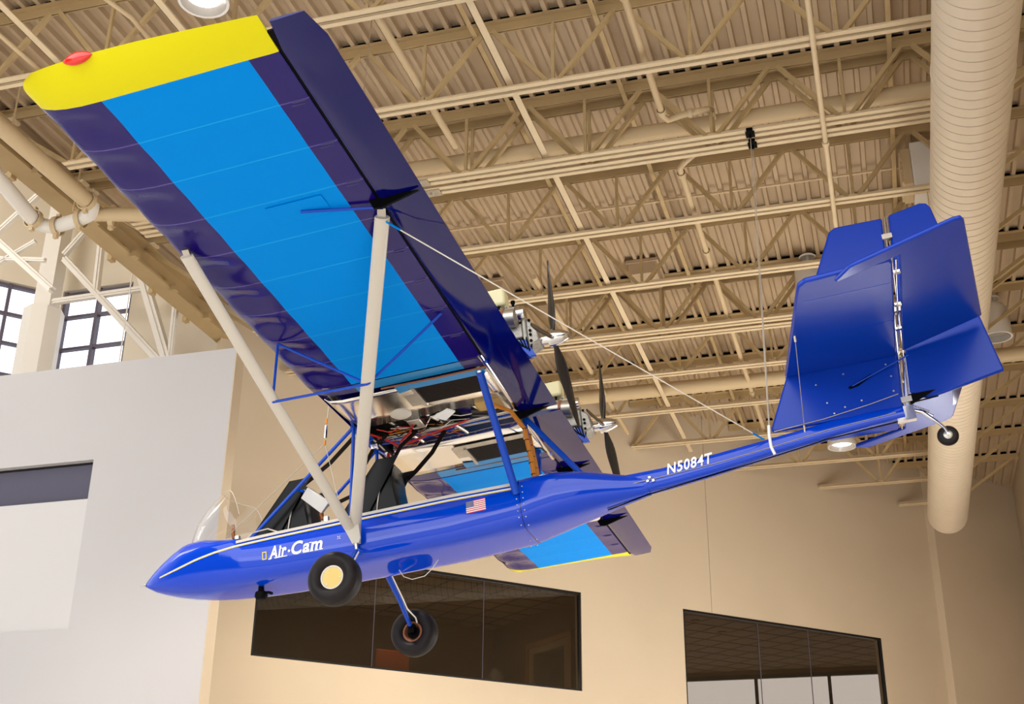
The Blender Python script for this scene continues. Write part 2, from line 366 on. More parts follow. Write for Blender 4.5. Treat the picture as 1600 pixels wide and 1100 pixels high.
m = RM(); cwbox(m, 0, 6, 0, 0.25, 12.72, 15.0); cwbox(m, 0, 0.17, 0, 0.25, 0, 12.72); cwbox(m, 4, 6, 0, 0.25, 0, 12.72); cwbox(m, 0.17, 4, 0, 0.25, 0, 9.6); S(m.put('wall_clerestory_left', M['bay']))
g = RM(); g.box(-14.70, -13.16, 18.80, 18.81, 9.6, 12.69); wn = S(g.put('window_5', M['daylight_glass'], (-13.9, 18.8, 9.6)))
m = RM()
for z in (9.62, 10.2, 10.82, 11.46, 12.14, 12.63): m.box(-14.70, -13.16, 18.76, 18.86, z-0.026, z+0.026)
for a_ in (-14.67, -13.93, -13.19): m.box(a_-0.032, a_+0.032, 18.75, 18.87, 9.6, 12.69)
m.put('window_frame', M['frame'], (-13.9, 18.8, 9.6), wn)
g = RM(); cwbox(g, 0.17, 4, 0.12, 0.13, 9.6, 12.72); wn = S(g.put('window_6', M['daylight_glass'], cw(1, 0, 9.6)))
m = RM()
for z in (9.62, 10.25, 10.87, 11.5, 12.1, 12.68): cwbox(m, 0.17, 4, 0.08, 0.18, z-0.026, z+0.026)
for u in (0.2, 0.78, 1.5, 2.3, 3.1, 3.97): cwbox(m, u-0.03, u+0.03, 0.07, 0.19, 9.6, 12.72)
m.put('window_frame', M['frame'], cw(1, 0, 9.6), wn)
m = RM(); m.box(-20.5, -11.2, 8, 20, 15.0, 15.15); S(m.put('trim_8', M['deck']))
m = RM(); m.box(-11.25, -11.05, 4, 18.7, 11.9, 15.0); S(m.put('trim_9', M['beige']))
o = (-14.45, 18.1, 0)
f = rempty('steel_column', o, 'cream steel column with boxed lower shaft between the two clerestory windows', 'column')
m = RM(); m.box(-14.74, -14.38, 17.95, 18.25, 11.8, 15.0); m.put('upper_shaft', M['offwhite'], o, f)
m = RM(); m.lathe([(0.0, 0), (0.37, 0), (0.37, 11.92), (0.0, 11.92)], (-14.54, 18.05, 0), n=8); m.put('boxed_shaft', M['offwhite'], o, f)  # column paler than cream steel, window brightness put into the colour
Bb = 17.9
br = [((-14.16, 12.9), (-11.75, 10.45), .13, 'diagonal brace crossing the clerestory window'), ((-14.25, 12.02), (-11.05, 12.05), .10, 'level tie bar crossing the clerestory window'),
      ((-13.5, 14.9), (-13.37, 12.1), .11, 'short hanger above the clerestory window'), ((-12.55, 12.6), (-11.62, 10.4), .17, 'wide flat brace right of the clerestory window'),
      ((-11.66, 12.0), (-11.63, 10.4), .09, 'thin upright strut where the girder meets the partition'), ((-16.3, 14.0), (-14.33, 12.28), .13, 'diagonal brace at the left edge of the picture'),
      ((-16.4, 13.2), (-14.75, 14.7), .10, 'rising brace at the left edge of the picture'), ((-16.2, 13.22), (-14.6, 12.95), .08, 'nearly level tie at the left edge of the picture'), ((-14.2, 13.0), (-13.2, 14.2), .10, 'short rising brace on top of the column'),
      ((-17.0, 12.4), (-14.9, 13.4), .08, 'lowest rising tie left of the column'), ((-12.15, 14.9), (-12.35, 12.6), .12, 'hanger right of the short hanger')]
for p, q, w_, l in br:
    Bb = 17.9
    if min(p[0], q[0]) < -15: k_ = 15.6/17.9; p = (p[0]*k_, 1.6+(p[1]-1.6)*k_); q = (q[0]*k_, 1.6+(q[1]-1.6)*k_); w_ *= k_; Bb = 15.6
    m = RM(); m.bar((p[0], Bb, p[1]), (q[0], Bb, q[1]), w_, w_*0.9, up=(0, 1, 0)); m.bar((p[0], Bb-0.01, p[1]), (q[0], Bb-0.01, q[1]), w_*0.3, w_*1.15, up=(0, 1, 0))
    tag(m.put('steel_brace', M['offwhite'], (p[0], Bb, p[1])), 'cream steel '+l, 'beam', 'steel braces around the clerestory')  # off-white instead of cream, carrying the window light of the bay
m = RM(); m.tube([(-12.44, 17.6, 14.999), (-12.44, 17.6, 9.4)], 0.012, 6); tag(m.put('hanging_cord', M['offwhite'], (-12.44, 17.6, 14.9)), 'thin white cord hanging in front of the clerestory wall', 'cord')
m = RM(); m.lathe([(0, 0), (0.16, 0.03), (0.22, 0.16), (0.2, 0.3), (0.08, 0.36), (0.06, 0.6)], (-12.06, 17.4, 12.0)); tag(m.put('globe_lamp', M['offwhite'], (-12.06, 17.4, 12.0)), 'small pale globe lamp behind the girder above the partition', 'lamp')

# ------------------------------------------------------------------ girder, joists, bridging
m = RM(); m.box(-11.05, -10.72, 3, 18.7, 11.03, 11.07); m.box(-11.05, -10.72, 3, 18.7, 11.42, 11.46); m.box(-10.9, -10.87, 3, 18.7, 11.07, 11.42)
f = tag(m.put('roof_girder', M['gird'], (-10.9, 11, 11.0)), 'long cream roof girder carrying the joist ends on the left side', 'beam')
for b_ in (11.2, 12.6, 14.0, 15.1, 16.3, 17.4):
    m = RM(); m.box(-11.13, -11.05, b_-0.06, b_+0.06, 10.98, 11.08); m.put('flange_clip', M['gird'], (-10.9, 11, 11.0), f)
    m = RM(); m.box(-10.72, -10.62, b_-0.06, b_+0.06, 10.98, 11.08); m.put('flange_clip', M['gird'], (-10.9, 11, 11.0), f)
P0 = -4.761; PS = 1.6335; TZ = 11.63
diag_mesh = {}
def web_piece(kind):
    if kind in diag_mesh: return diag_mesh[kind]
    m = MB()
    if kind == 'vertical': m.bar((0, 0, 0.02), (0.0, 0, 0.94), 0.038, 0.038)
    else:
        sx = {'rising': 1, 'falling': -1, 'end_rising': 1, 'end_falling': -1}[kind]; L = 0.76 if 'end' not in kind else 1.35
        z1 = 0.92; w_ = 0.054
        for s_ in (-1, 1): m.bar((0.07*sx, 0.022*s_, 0.03), (L*sx, 0.022*s_, z1), 0.012, w_, up=(0, 0, 1))
        m.bar((0.07*sx, 0, 0.0), (L*sx, 0, z1-0.03), w_*1.1, 0.01, up=(0, 0, 1))
    o = m.build('web_member', M['web']); diag_mesh[kind] = o.data; bpy.data.objects.remove(o); return diag_mesh[kind]
def joist(b, label, a1=3.27):
    onwall = b > 29.68-10.9*1.0515
    a0 = wall_a_at(b)+0.02 if onwall else -10.95
    root = rempty('roof_joist', ((a0+a1)/2, b, BZ), label, 'joist', 'roof joists')
    o = ((a0+a1)/2, b, BZ)
    m = RM(); be = a0+0.02 if onwall else -9.75
    for s_ in (-1, 1):
        m.box(be, 1.95, b+s_*0.014, b+s_*0.09, BZ, BZ+0.012) if s_ > 0 else m.box(be, 1.95, b-0.09, b-0.014, BZ, BZ+0.012)
        m.box(be, 1.95, b+0.012, b+0.022, BZ, BZ+0.08) if s_ > 0 else m.box(be, 1.95, b-0.022, b-0.012, BZ, BZ+0.08)
    m.put('bottom_chord', M['steel'], o, root)
    m = RM()
    for s_ in (-1, 1):
        y0, y1 = sorted((b+s_*0.014, b+s_*0.09)); m.box(a0, a1, y0, y1, TZ-0.014, TZ-0.001)
        y0, y1 = sorted((b+s_*0.012, b+s_*0.024)); m.box(a0, a1, y0, y1, TZ-0.125, TZ-0.014)
    m.put('top_chord', M['gird'], o, root)
    m = RM(); m.box(a0, a1, b-0.03, b+0.03, TZ+0.001, TZ+0.074); m.put('flute_shade_strip', M['matteblack'], o, root)  # black strip standing in for the shade inside the deck flutes
    m = RM()
    if not onwall: m.box(a0-0.05, a0+0.28, b-0.08, b+0.08, 11.46, 11.50); m.put('bearing_seat', M['steel'], o, root)
    def put(kind, a):
        w_ = bpy.data.objects.new('web_member', web_piece(kind)); COL.objects.link(w_); w_.parent = root; w_.location = (a-o[0], 0, 0.02)
    for k in range(-4, 6):
        a = P0+PS*k
        if a > 2.2 or a < -9.8: continue
        if a > a0+0.1: put('vertical', a)
        if a+0.1 > a0+0.1: put('rising' if a < 1.5 else 'end_rising', a)
        if a-0.8 > a0+0.05: put('falling', a) if a > -9.4 else put('end_falling', a)
        elif not onwall: put('end_falling', a)
    return root
ordn = ['nearest to the camera, mostly above the top edge', 'second from the camera, above the yellow wing tip', 'third from the camera, right of the wing tip', 'front one of the near close pair with black clamps', 'rear one of the near close pair with black clamps',
        'first one beyond the clamped pair', 'crossing the pale drum lamp', 'front one of the far close pair', 'rear one of the far close pair',
        'just above the thick far pipe', 'just below the thick far pipe', 'whose bottom chord ends above the registration letters', 'crossing behind the tail boom near the lit lamp',
        'second from the farthest end of the hall', 'last and farthest, short and lowest']
for k, bh in enumerate((0.94, 1.138, 1.335, 1.518, 1.546, 1.737, 1.936, 2.127, 2.157, 2.331, 2.532, 2.737, 2.951, 3.151, 3.350)):
    joist(bh*9, 'cream open-web roof joist '+ordn[k])
for a_, b1, nm in ((-8.6, 19.6, 'leftmost roof bridging bar, above the yellow wing tip'), (-6.9, 22.0, 'roof bridging bar second from left, mostly hidden by the wing'), (-3.65, 25.4, 'roof bridging bar running over the propellers'), (1.72, 30.0, 'roof bridging bar behind the spiral duct')):
    m = RM(); m.box(a_-0.045, a_+0.045, 8, b1, BZ+0.082, BZ+0.09); m.box(a_-0.045, a_-0.037, 8, b1, BZ+0.082, BZ+0.15)
    tag(m.put('bridging_bar', M['steel'], (a_, 9, BZ)), 'cream '+nm, 'beam', 'roof bridging bars')
m = RM(); m.tube([(-0.13, 7.5, 10.55), (-0.13, 14.0, 10.55), (-0.14, 20.0, 10.55)], 0.032, 12); f = tag(m.put('slim_pipe', M['steel'], (-0.13, 12, 10.55)), 'slim cream pipe slung under the joists, running down to the tail fin', 'pipe')
m = RM(); ring_at(m, (-0.13, 14.05, 10.55), (0, 1, 0), 0.045, 0.08); m.put('coupling', M['steel'], (-0.13, 12, 10.55), f)
for a_, b1, nm in ((-4.1, 24.8, 'left'), (-2.6, 26.5, 'middle'), (0.75, 29.5, 'right')):
    m = RM(); m.box(a_-0.03, a_+0.03, 8, b1, TZ-0.16, TZ-0.15); tag(m.put('bridging_bar', M['web'], (a_, 9, TZ)), nm+' of the thin bridging bars high under the deck', 'beam', 'thin upper bridging bars')

# ------------------------------------------------------------------ pipes
o = (-1, 14.1, 11.15)
f = rempty('roof_pipe', o, 'thick cream pipe running level above the close pair of joists', 'pipe')
m = RM(); m.tube([(-6.5, 14.12, 11.15), (3.2, 14.12, 11.15)], 0.108, 20); m.put('pipe_run', M['pipe'], o, f)
m = RM(); [ring_at(m, (a_, 14.12, 11.15), (1, 0, 0), 0.12) for a_ in (-6.4, -2.9, 0.6)]; m.put('coupling', M['pipe'], o, f)
o = (-2, 22.17, 10.82)
f = rempty('roof_pipe', o, 'thick cream pipe running level behind the right propeller', 'pipe')
m = RM(); m.tube([(-7.0, 22.17, 10.82), (3.2, 22.17, 10.82)], 0.135, 20); m.put('pipe_run', M['pipe'], o, f)
m = RM(); [ring_at(m, (a_, 22.17, 10.82), (1, 0, 0), 0.15) for a_ in (-5.5, 0.4)]; m.put('coupling', M['pipe'], o, f)
o = (-2.04, 12, 10.8)
f = rempty('sprinkler_pipe', o, 'slim cream sprinkler pipe with elbow joints coming down from the top centre', 'pipe')
m = RM(); m.tube([(-2.04, 8, 10.78), (-2.04, 13.25, 10.78), (-2.0, 13.38, 10.8), (-1.85, 13.42, 10.86), (-1.62, 13.44, 10.9), (-1.52, 13.5, 10.95), (-1.5, 13.75, 11.1), (-1.5, 14.0, 11.15)], 0.042, 12)
m.tube([(-1.6, 14.3, 11.1), (-1.72, 14.36, 10.95), (-1.95, 14.4, 10.8), (-2.04, 14.5, 10.78), (-2.04, 26.4, 10.78)], 0.042, 12); m.put('pipe_run', M['pipe'], o, f)
m = RM()
for b_ in (9.5, 10.9, 13.15, 14.65, 16.9, 19.4, 22.6): ring_at(m, (-2.04, b_, 10.78), (0, 1, 0), 0.06, 0.08)
ring_at(m, (-1.72, 13.43, 10.88), (1, 0, 0), 0.058, 0.05); ring_at(m, (-1.5, 13.72, 11.08), (0, 1, 0.6), 0.058, 0.05); m.put('coupling', M['pipe'], o, f)
m = RM(); m.tube([(-4.75, 17.0, 10.78), (-4.75, 24.2, 10.78)], 0.045, 12)
tag(m.put('sprinkler_pipe', M['pipe'], (-4.75, 20, 10.78)), 'slim cream sprinkler pipe end behind the near engine and flaperon edge', 'pipe')
m = RM(); m.tube([(-4.75, 8.5, 10.78), (-4.75, 13.2, 10.78)], 0.045, 12)
tag(m.put('sprinkler_pipe', M['pipe'], (-4.75, 10, 10.78)), 'slim cream sprinkler pipe hugging the trailing edge of the near wing', 'pipe')
m = RM(); m.tube([(-7.4, 16.6, 11.58), (-6.0, 16.6, 11.58), (3.2, 16.6, 11.58)], 0.02, 8); tag(m.put('conduit', M['pipe'], (-5, 16.6, 11.58)), 'thin cream conduit fixed under the roof deck behind the fin', 'conduit')
# drain pipes beside the girder
o = (-10, 11, 10.6)
f = rempty('drain_pipe', o, 'thick cream drain pipe with clamped elbows beside the left girder', 'pipe')
m = RM(); m.tube([(-9.98, 5, 10.6), (-9.98, 12.85, 10.6)], 0.115, 20); m.put('pipe_run', M['pipe'], o, f)
m = RM(); m.tube([(-9.98, 12.86, 10.6), (-9.99, 13.0, 10.6), (-10.1, 13.15, 10.58), (-10.3, 13.2, 10.56), (-10.75, 13.24, 10.52), (-10.92, 13.2, 10.55), (-10.98, 13.05, 10.58)], 0.10, 18); m.put('elbow', M['offwhite'], o, f)
m = RM(); m.tube([(-10.98, 13.04, 10.58), (-10.78, 11.9, 10.62), (-9.9, 7.5, 10.75)], 0.105, 18); m.put('upper_run', M['offwhite'], o, f)
for c, ax in (((-9.98, 12.85, 10.6), (0, 1, 0)), ((-10.3, 13.2, 10.56), (1, 0, 0)), ((-10.7, 13.24, 10.52), (1, 0, 0)), ((-10.98, 13.06, 10.58), (0.1, 1, 0)), ((-9.9, 13.35, 10.6), (1, 0.3, 0))):
    m = RM(); ring_at(m, c, ax, 0.145, 0.07); m.box(c[0]-0.03, c[0]+0.03, c[1]-0.03, c[1]+0.03, c[2]-0.19, c[2]+0.19); m.put('pipe_clamp', M['pipe'], o, f)
m = RM(); m.tube([(-10.1, 13.2, 10.6), (-9.3, 13.4, 10.58), (-8.75, 13.45, 10.55)], 0.10, 16); m.put('branch_run', M['pipe'], o, f)
for a_, b_, in ((-10.45, 13.2), (-10.0, 11.2), (-9.3, 13.4)):
    m = RM(); m.tube([(a_, b_, 10.7), (a_, b_, 11.6)], 0.012, 6); m.put('hanger_rod', M['pipe'], o, f)
# curved flexible conduits over the wing tip
for pts, l in (([(-8.9, 7.2, 10.9), (-8.2, 8.6, 11.0), (-7.75, 9.4, 11.0), (-7.5, 9.9, 10.9), (-7.4, 10.6, 10.75), (-7.35, 11.2, 10.62)], 'arched cream conduit curving over the yellow wing tip'), ([(-10.4, 7.8, 10.9), (-9.5, 9.2, 10.95), (-9.15, 9.6, 10.9), (-8.9, 10.3, 10.7)], 'smaller arched cream conduit at the top left corner')):
    m = RM(); m.tube(pts, 0.03, 10); tag(m.put('conduit', M['pipe'], pts[0]), l, 'conduit')

# ------------------------------------------------------------------ spiral duct
DA, DZ, DR = 1.40, 9.50, 0.405
m = RM(); prof = []; b_ = 5.0
prof.append((0.0, 5.0))
while b_ < 27.4:
    prof += [(DR, b_), (DR, b_+0.146), (DR-0.008, b_+0.147), (DR-0.008, b_+0.159), (DR, b_+0.160)]; b_ += 0.16
prof += [(DR, b_), (DR-0.04, b_+0.02), (0.0, b_+0.02)]
n = 56
rings = [[(DA+r*math.cos(2*math.pi*k/n), h, DZ+r*math.sin(2*math.pi*k/n)) for k in range(n)] for r, h in prof]
for i in range(len(rings)-1):
    seam = prof[i][0] == prof[i+1][0] == DR-0.008
    m.loft(rings[i:i+2], 1 if seam else 0, True, False)
f = tag(m.put('spiral_duct', [M['duct'], M['seam']], (DA, 15, DZ)), 'large round cream spiral duct running along the right side behind the tail', 'duct')
for b_ in (11.42, 19.4):
    m = RM(); m.lathe([(DR-0.01, b_-0.02), (DR+0.008, b_-0.02), (DR+0.008, b_+0.02), (DR-0.01, b_+0.02)], (DA, 0, DZ), (0, 1, 0), 56); m.put('joint_band', M['duct'], (DA, 15, DZ), f)
for b_ in (8.0, 15.7, 22.9):
    m = RM(); m.tube([(DA-0.3, b_, DZ+0.3), (DA-0.3, b_, BZ+0.05)], 0.01, 6); m.tube([(DA+0.3, b_, DZ+0.3), (DA+0.3, b_, BZ+0.05)], 0.01, 6); m.put('hanger_rod', M['pipe'], (DA, 15, DZ), f)

# ------------------------------------------------------------------ roof fittings and lamps
def drum_lamp(a, b, z, r, h, label, lit=True, bell=True):
    o = (a, b, z); f = rempty('high_bay_lamp', o, label, 'lamp', 'round high bay lamps')
    m = RM()
    if bell: m.lathe([(r*0.96, 0.0), (r, 0.0), (r, 0.03), (r*0.97, h*0.25), (r*0.8, h*0.7), (r*0.5, h), (0.0, h)], o, (0, 0, 1), 36)
    else: m.lathe([(r*0.96, 0.0), (r, 0.0), (r, 0.03), (r*0.95, h*0.85), (r*0.7, h), (0.0, h)], o, (0, 0, 1), 36)
    m.put('shade', M['offwhite'], o, f)
    m = RM(); m.lathe([(r*0.90, 0.002), (r*0.66, 0.10)], o, (0, 0, 1), 36); m.put('reflector_ring', M['lampglass'], o, f)
    m = RM(); m.lathe([(r*0.97, 0.0), (r*0.89, 0.001)], o, (0, 0, 1), 36); m.put('rim', M['offwhite'], o, f)
    m = RM(); m.lathe([(r*0.70, 0.08), (r*0.4, 0.055), (0.0, 0.05)], o, (0, 0, 1), 36); m.put('lens', M['lens'] if lit else M['lampglass'], o, f)
    m = RM(); m.tube([(a, b, z+h), (a, b, 11.62)], 0.025, 8); m.lathe([(0.12, 0), (0.14, 0.02), (0.1, 0.05), (0, 0.06)], (a, b, z+h+0.12)); m.put('stem', M['offwhite'], o, f)
    if lit:
        l = bpy.data.lights.new('lamp_bulb', 'SPOT'); l.energy = 1500; l.color = (1, 0.93, 0.84); l.spot_size = 1.25 if b > 20 else 1.75; l.spot_blend = 0.6; l.shadow_soft_size = 0.25
        lo = bpy.data.objects.new('lamp_bulb', l); COL.objects.link(lo); lo.location = W(a, b, z-0.05)
drum_lamp(-6.37, 9.56, 10.6, 0.275, 0.55, 'lit round high bay lamp at the top edge left of the wing')
drum_lamp(-0.56, 25.54, 10.55, 0.29, 0.45, 'lit round high bay lamp glowing just below the tail')
drum_lamp(-0.66, 19.0, 10.72, 0.24, 0.72, 'pale drum lamp with unlit translucent shade left of the tail fin', lit=False, bell=False)
drum_lamp(2.27, 21.2, 10.75, 0.25, 0.6, 'brownish round lamp right of the duct beside the rudder edge', lit=False, bell=False)
drum_lamp(-6.37, 17.5, 10.6, 0.275, 0.55, 'unseen high bay lamp added behind the near wing to light the hall')  # unseen lamp continuing the lamp grid, added for its light
o = (1.0, 16, 11.1); f = rempty('unit_heater', o, 'white boxed unit heater against the left side of the duct', 'heater')
m = RM(); m.box(0.95, 1.32, 15.7, 16.35, 10.72, 11.42); m.put('casing', M['offwhite'], o, f, 0.02)
m = RM(); m.box(0.83, 0.945, 15.75, 16.3, 10.8, 11.35); 
for k in range(8): m.box(0.80, 0.83, 15.75, 16.3, 10.83+0.065*k, 10.85+0.065*k)
m.put('grille', M['pipe'], o, f)
for a_, b_, l in ((-3.3, 18.75, 'square cream drain box under the deck between the propeller and fin'), (-5.95, 18.75, 'square cream drain box under the deck just over the left engine')):
    m = RM(); m.box(a_-0.24, a_+0.24, b_-0.3, b_+0.3, 11.36, 11.62); f = tag(m.put('roof_drain_box', M['deck'], (a_, b_, 11.5), None, 0.015), l, 'box', 'roof drain boxes')
    m = RM(); m.box(a_-0.27, a_+0.27, b_-0.33, b_+0.33, 11.57, 11.625); m.put('flange', M['deck'], (a_, b_, 11.5), f)
for b_, l in ((13.66, 'black beam clamp on the front joist of the close pair, holding the tail cables'), (13.91, 'black beam clamp on the rear joist of the close pair, holding the tail cables')):
    m = RM(); m.box(-1.075, -0.965, b_-0.055, b_+0.055, BZ-0.025, BZ-0.002); m.box(-1.035, -1.005, b_-0.015, b_+0.015, BZ-0.07, BZ-0.025); m.box(-1.06, -0.98, b_-0.105, b_-0.092, BZ-0.02, BZ+0.02); m.box(-1.06, -0.98, b_-0.105, b_-0.05, BZ-0.025, BZ-0.015)
    tag(m.put('beam_clamp', M['matteblack'], (-1.02, b_, BZ)), l, 'clamp', 'black beam clamps')
for a_, b_, l in ((-5.4, 13.65, 'grey steel plate on the front joist of the close pair, near the wing edge'), (-5.33, 13.93, 'grey steel plate on the rear joist of the close pair, near the wing edge')):
    m = RM(); m.box(a_-0.13, a_+0.13, b_-0.08, b_+0.08, BZ-0.015, BZ-0.003); f = tag(m.put('steel_plate', M['alu'], (a_, b_, BZ)), l, 'plate', 'grey steel plates')
    m = RM(); m.lathe([(0, 0), (0.03, 0), (0.03, 0.03), (0, 0.03)], (a_, b_, BZ-0.045), n=8); m.put('bolt', M['alu'], (a_, b_, BZ), f)
# ------------------------------------------------------------------ the suspended twin-engined light aircraft (x aft, y starboard, z up from the nose tip)
PX = Matrix(((0.95382653, 0.28241575, -0.10225606, -3.52707505), (-0.27711761, 0.95876457, 0.06305824, 12.21260924), (0.11584812, -0.03180966, 0.99275745, 4.5392106), (0, 0, 0, 1)))
plane = bpy.data.objects.new('ultralight_aircraft', None); COL.objects.link(plane); plane.matrix_world = PX
tag(plane, 'blue twin-engined open-cockpit light aircraft with yellow wing tips hanging from the roof', 'airplane')
def P(mb, name, mats, parent=None, bevel=0.0, label=None):
    o = mb.build(name, mats, parent or plane, None, bevel)
    if label: o['label'] = label
    return o
def lerp(a, b, t): return a+(b-a)*t
def itp(tab, x):
    if x <= tab[0][0]: return tab[0][1:]
    for p, q in zip(tab, tab[1:]):
        if x <= q[0]:
            t = (x-p[0])/(q[0]-p[0]); t = t*t*(3-2*t) if False else t
            return tuple(lerp(a, b, t) for a, b in zip(p[1:], q[1:]))
    return tab[-1][1:]
# x: sill height, half width, rise above sill, depth below sill, lower squareness
HULL = [(0.0, 0.0, 0.004, 0.004, 0.004, 2.0), (0.03, 0.0, 0.035, 0.038, 0.035, 2.0), (0.12, 0.006, 0.095, 0.10, 0.095, 2.1), (0.22, 0.014, 0.15, 0.16, 0.145, 2.2), (0.35, 0.026, 0.21, 0.225, 0.20, 2.4), (0.5, 0.045, 0.265, 0.272, 0.255, 2.6),
        (0.7, 0.075, 0.315, 0.235, 0.32, 3.0), (0.9, 0.1, 0.342, 0.16, 0.362, 3.5), (1.13, 0.118, 0.356, 0.09, 0.388, 4.2), (1.5, 0.128, 0.36, 0.06, 0.405, 5.2), (2.3, 0.142, 0.36, 0.06, 0.42, 6.0), (3.2, 0.155, 0.36, 0.06, 0.425, 6.0),
        (3.84, 0.150, 0.36, 0.085, 0.39, 5.2), (4.0, 0.145, 0.352, 0.12, 0.36, 4.2), (4.2, 0.128, 0.325, 0.15, 0.31, 3.4), (4.4, 0.105, 0.28, 0.155, 0.255, 3.0), (4.6, 0.08, 0.215, 0.135, 0.195, 2.8), (4.75, 0.062, 0.16, 0.112, 0.15, 2.8), (4.9, 0.05, 0.11, 0.09, 0.115, 2.8), (5.0, 0.05, 0.09, 0.085, 0.095, 2.8)]
def hull(x, th):   # th: 0 at starboard sill, going over the top to 180 (port sill), below to 360
    zc, w, hu, hl, n = itp(HULL, x); c, s = math.cos(th), math.sin(th)
    e = 2.0/(n if s < 0 else 2.2)
    return Vector((x, w*math.copysign(abs(c)**e, c), zc+(hu if s >= 0 else hl)*math.copysign(abs(s)**e, s)))
def hull_y(x, z):
    zc, w, hu, hl, n = itp(HULL, x)
    h = hl if z < zc else hu; n = n if z < zc else 2.2
    return w*max(0.0, 1-min(1, abs(z-zc)/h)**n)**(1.0/n)
N = 80
xs = []; x = 0.0
while x < 4.999: xs.append(x); x += 0.03 if x < 0.3 else 0.06
xs += [5.0]
m = MB(); vs = [hull(x, 2*math.pi*j/N) for x in xs for j in range(N)]; fs = []
for i in range(len(xs)-1):
    for j in range(N):
        open_ = 1.12 < xs[i] < 3.82 and j < N//2
        scr = 0.56 < xs[i] <= 1.12 and 5 < j < N//2-6 and False
        if not open_ and not scr: fs.append((i*N+j, i*N+(j+1) % N, (i+1)*N+(j+1) % N, (i+1)*N+j))
m.add(vs, fs, 0, True); m.add([hull(0, 2*math.pi*j/N) for j in range(N)], [tuple(range(N))], 0, True)
fus = P(m, 'fuselage', M['bluep'])
sd = fus.modifiers.new('skin', 'SOLIDIFY'); sd.thickness = 0.012; sd.offset = -1
def ribbon(mb, x0, x1, d0, d1, off, side, mi=0, step=0.06):
    n = max(2, int((x1-x0)/step)); r = []
    for i in range(n+1):
        x = lerp(x0, x1, i/n); zc = itp(HULL, x)[0]; sc = min(1.0, itp(HULL, x)[1]/0.3+0.12)
        q = []
        for d in (d0, d1):
            z = zc+d*sc; q.append(Vector((x, side*(hull_y(x, z)+off), z)))
        r.append(q)
    vs = [p for q in r for p in q]; mb.add(vs, [(2*i, 2*i+1, 2*i+3, 2*i+2) for i in range(n)], mi, True)
m = MB()
for s_ in (-1, 1): ribbon(m, 0.24, 3.84, -0.028, -0.037, 0.0025, s_, 0); ribbon(m, 0.24, 3.84, -0.039, -0.047, 0.0025, s_, 1)
st = P(m, 'pinstripe', [M['white'], M['yellowv']], fus, label='white and yellow pinstripe')
m = MB()
for s_ in (-1, 1): m.loft([[Vector((x, s_*(itp(HULL, x)[1]+dy), itp(HULL, x)[0]+dz)) for dy, dz in ((0.006, -0.012), (0.006, 0.014), (-0.02, 0.014), (-0.02, -0.012))] for x in [1.14+0.1*i for i in range(28)]], smooth=False)
P(m, 'cockpit_sill', M['strut'], fus)
m = MB(); m.add([hull(3.885, 2*math.pi*j/N)*1.0+Vector((0, 0, 0)) for j in range(N)], [], 0)
def hoop(x, w=0.006): 
    mm = MB(); r = []
    for dx, o in ((0, 0.0), (0.0, 0.0025), (w, 0.0025), (w, 0)):
        ring = []
        for j in range(N):
            p = hull(x+dx, 2*math.pi*j/N); zc = itp(HULL, x)[0]; nrm = Vector((0, p.y, p.z-zc)).normalized(); ring.append(p+nrm*o)
        r.append(ring)
    return mm.loft(r, caps=False)
P(hoop(3.885), 'skin_joint', M['navytrim'], fus)
m = MB()
for k in range(9):
    for x in (3.86, 3.92):
        z = 0.12-0.055*k; c = Vector((x, -hull_y(x, z)-0.001, z)); m.lathe([(0, 0.004), (0.006, 0.002), (0.007, -0.001)], c, (0, -1, 0), 8)
P(m, 'rivet', M['alu'], fus)
# open tail boom
BOOM = [(4.72, 0.052, 0.105, 0.105), (5.15, 0.066, 0.092, 0.092), (5.6, 0.107, 0.086, 0.086), (6.1, 0.162, 0.078, 0.075), (6.65, 0.222, 0.068, 0.070), (7.0, 0.245, 0.060, 0.062), (7.27, 0.252, 0.05, 0.055)]
def boom_ring(x, g=0.0):
    zc, w, h = itp(BOOM, x); r = []
    for j in range(24):
        t = 2*math.pi*j/24; c, s = math.cos(t), math.sin(t); e = 2/3.6
        r.append(Vector((x, (w+g)*math.copysign(abs(c)**e, c), zc+(h+g)*math.copysign(abs(s)**e, s))))
    return r
m = MB(); m.loft([boom_ring(4.72+0.085*i) for i in range(31)]); boom = P(m, 'tail_boom', M['bluep'])
m = MB(); m.tube([(4.85, -0.118, 0.04), (5.2, -0.099, 0.062), (5.6, -0.093, 0.088), (6.1, -0.084, 0.14), (6.65, -0.075, 0.205), (7.2, -0.06, 0.245)], 0.0035, 6); P(m, 'control_cable', M['alu'], boom)
m = MB(); m.tube([(4.6, -0.02, -0.125), (5.0, -0.02, -0.05), (5.5, -0.02, 0.005), (6.1, -0.02, 0.075), (6.6, -0.02, 0.14), (7.2, 0, 0.18)], 0.006, 6); P(m, 'brake_hose', M['matteblack'], boom)
m = MB()
for x_, z_ in ((5.02, 0.07), (5.05, 0.035), (5.0, 0.04)): m.lathe([(0, 0.02), (0.014, 0.016), (0.016, 0)], (x_, -0.1, z_), (0, -1, 0), 10)
P(m, 'cable_guide', M['chrome'], boom)
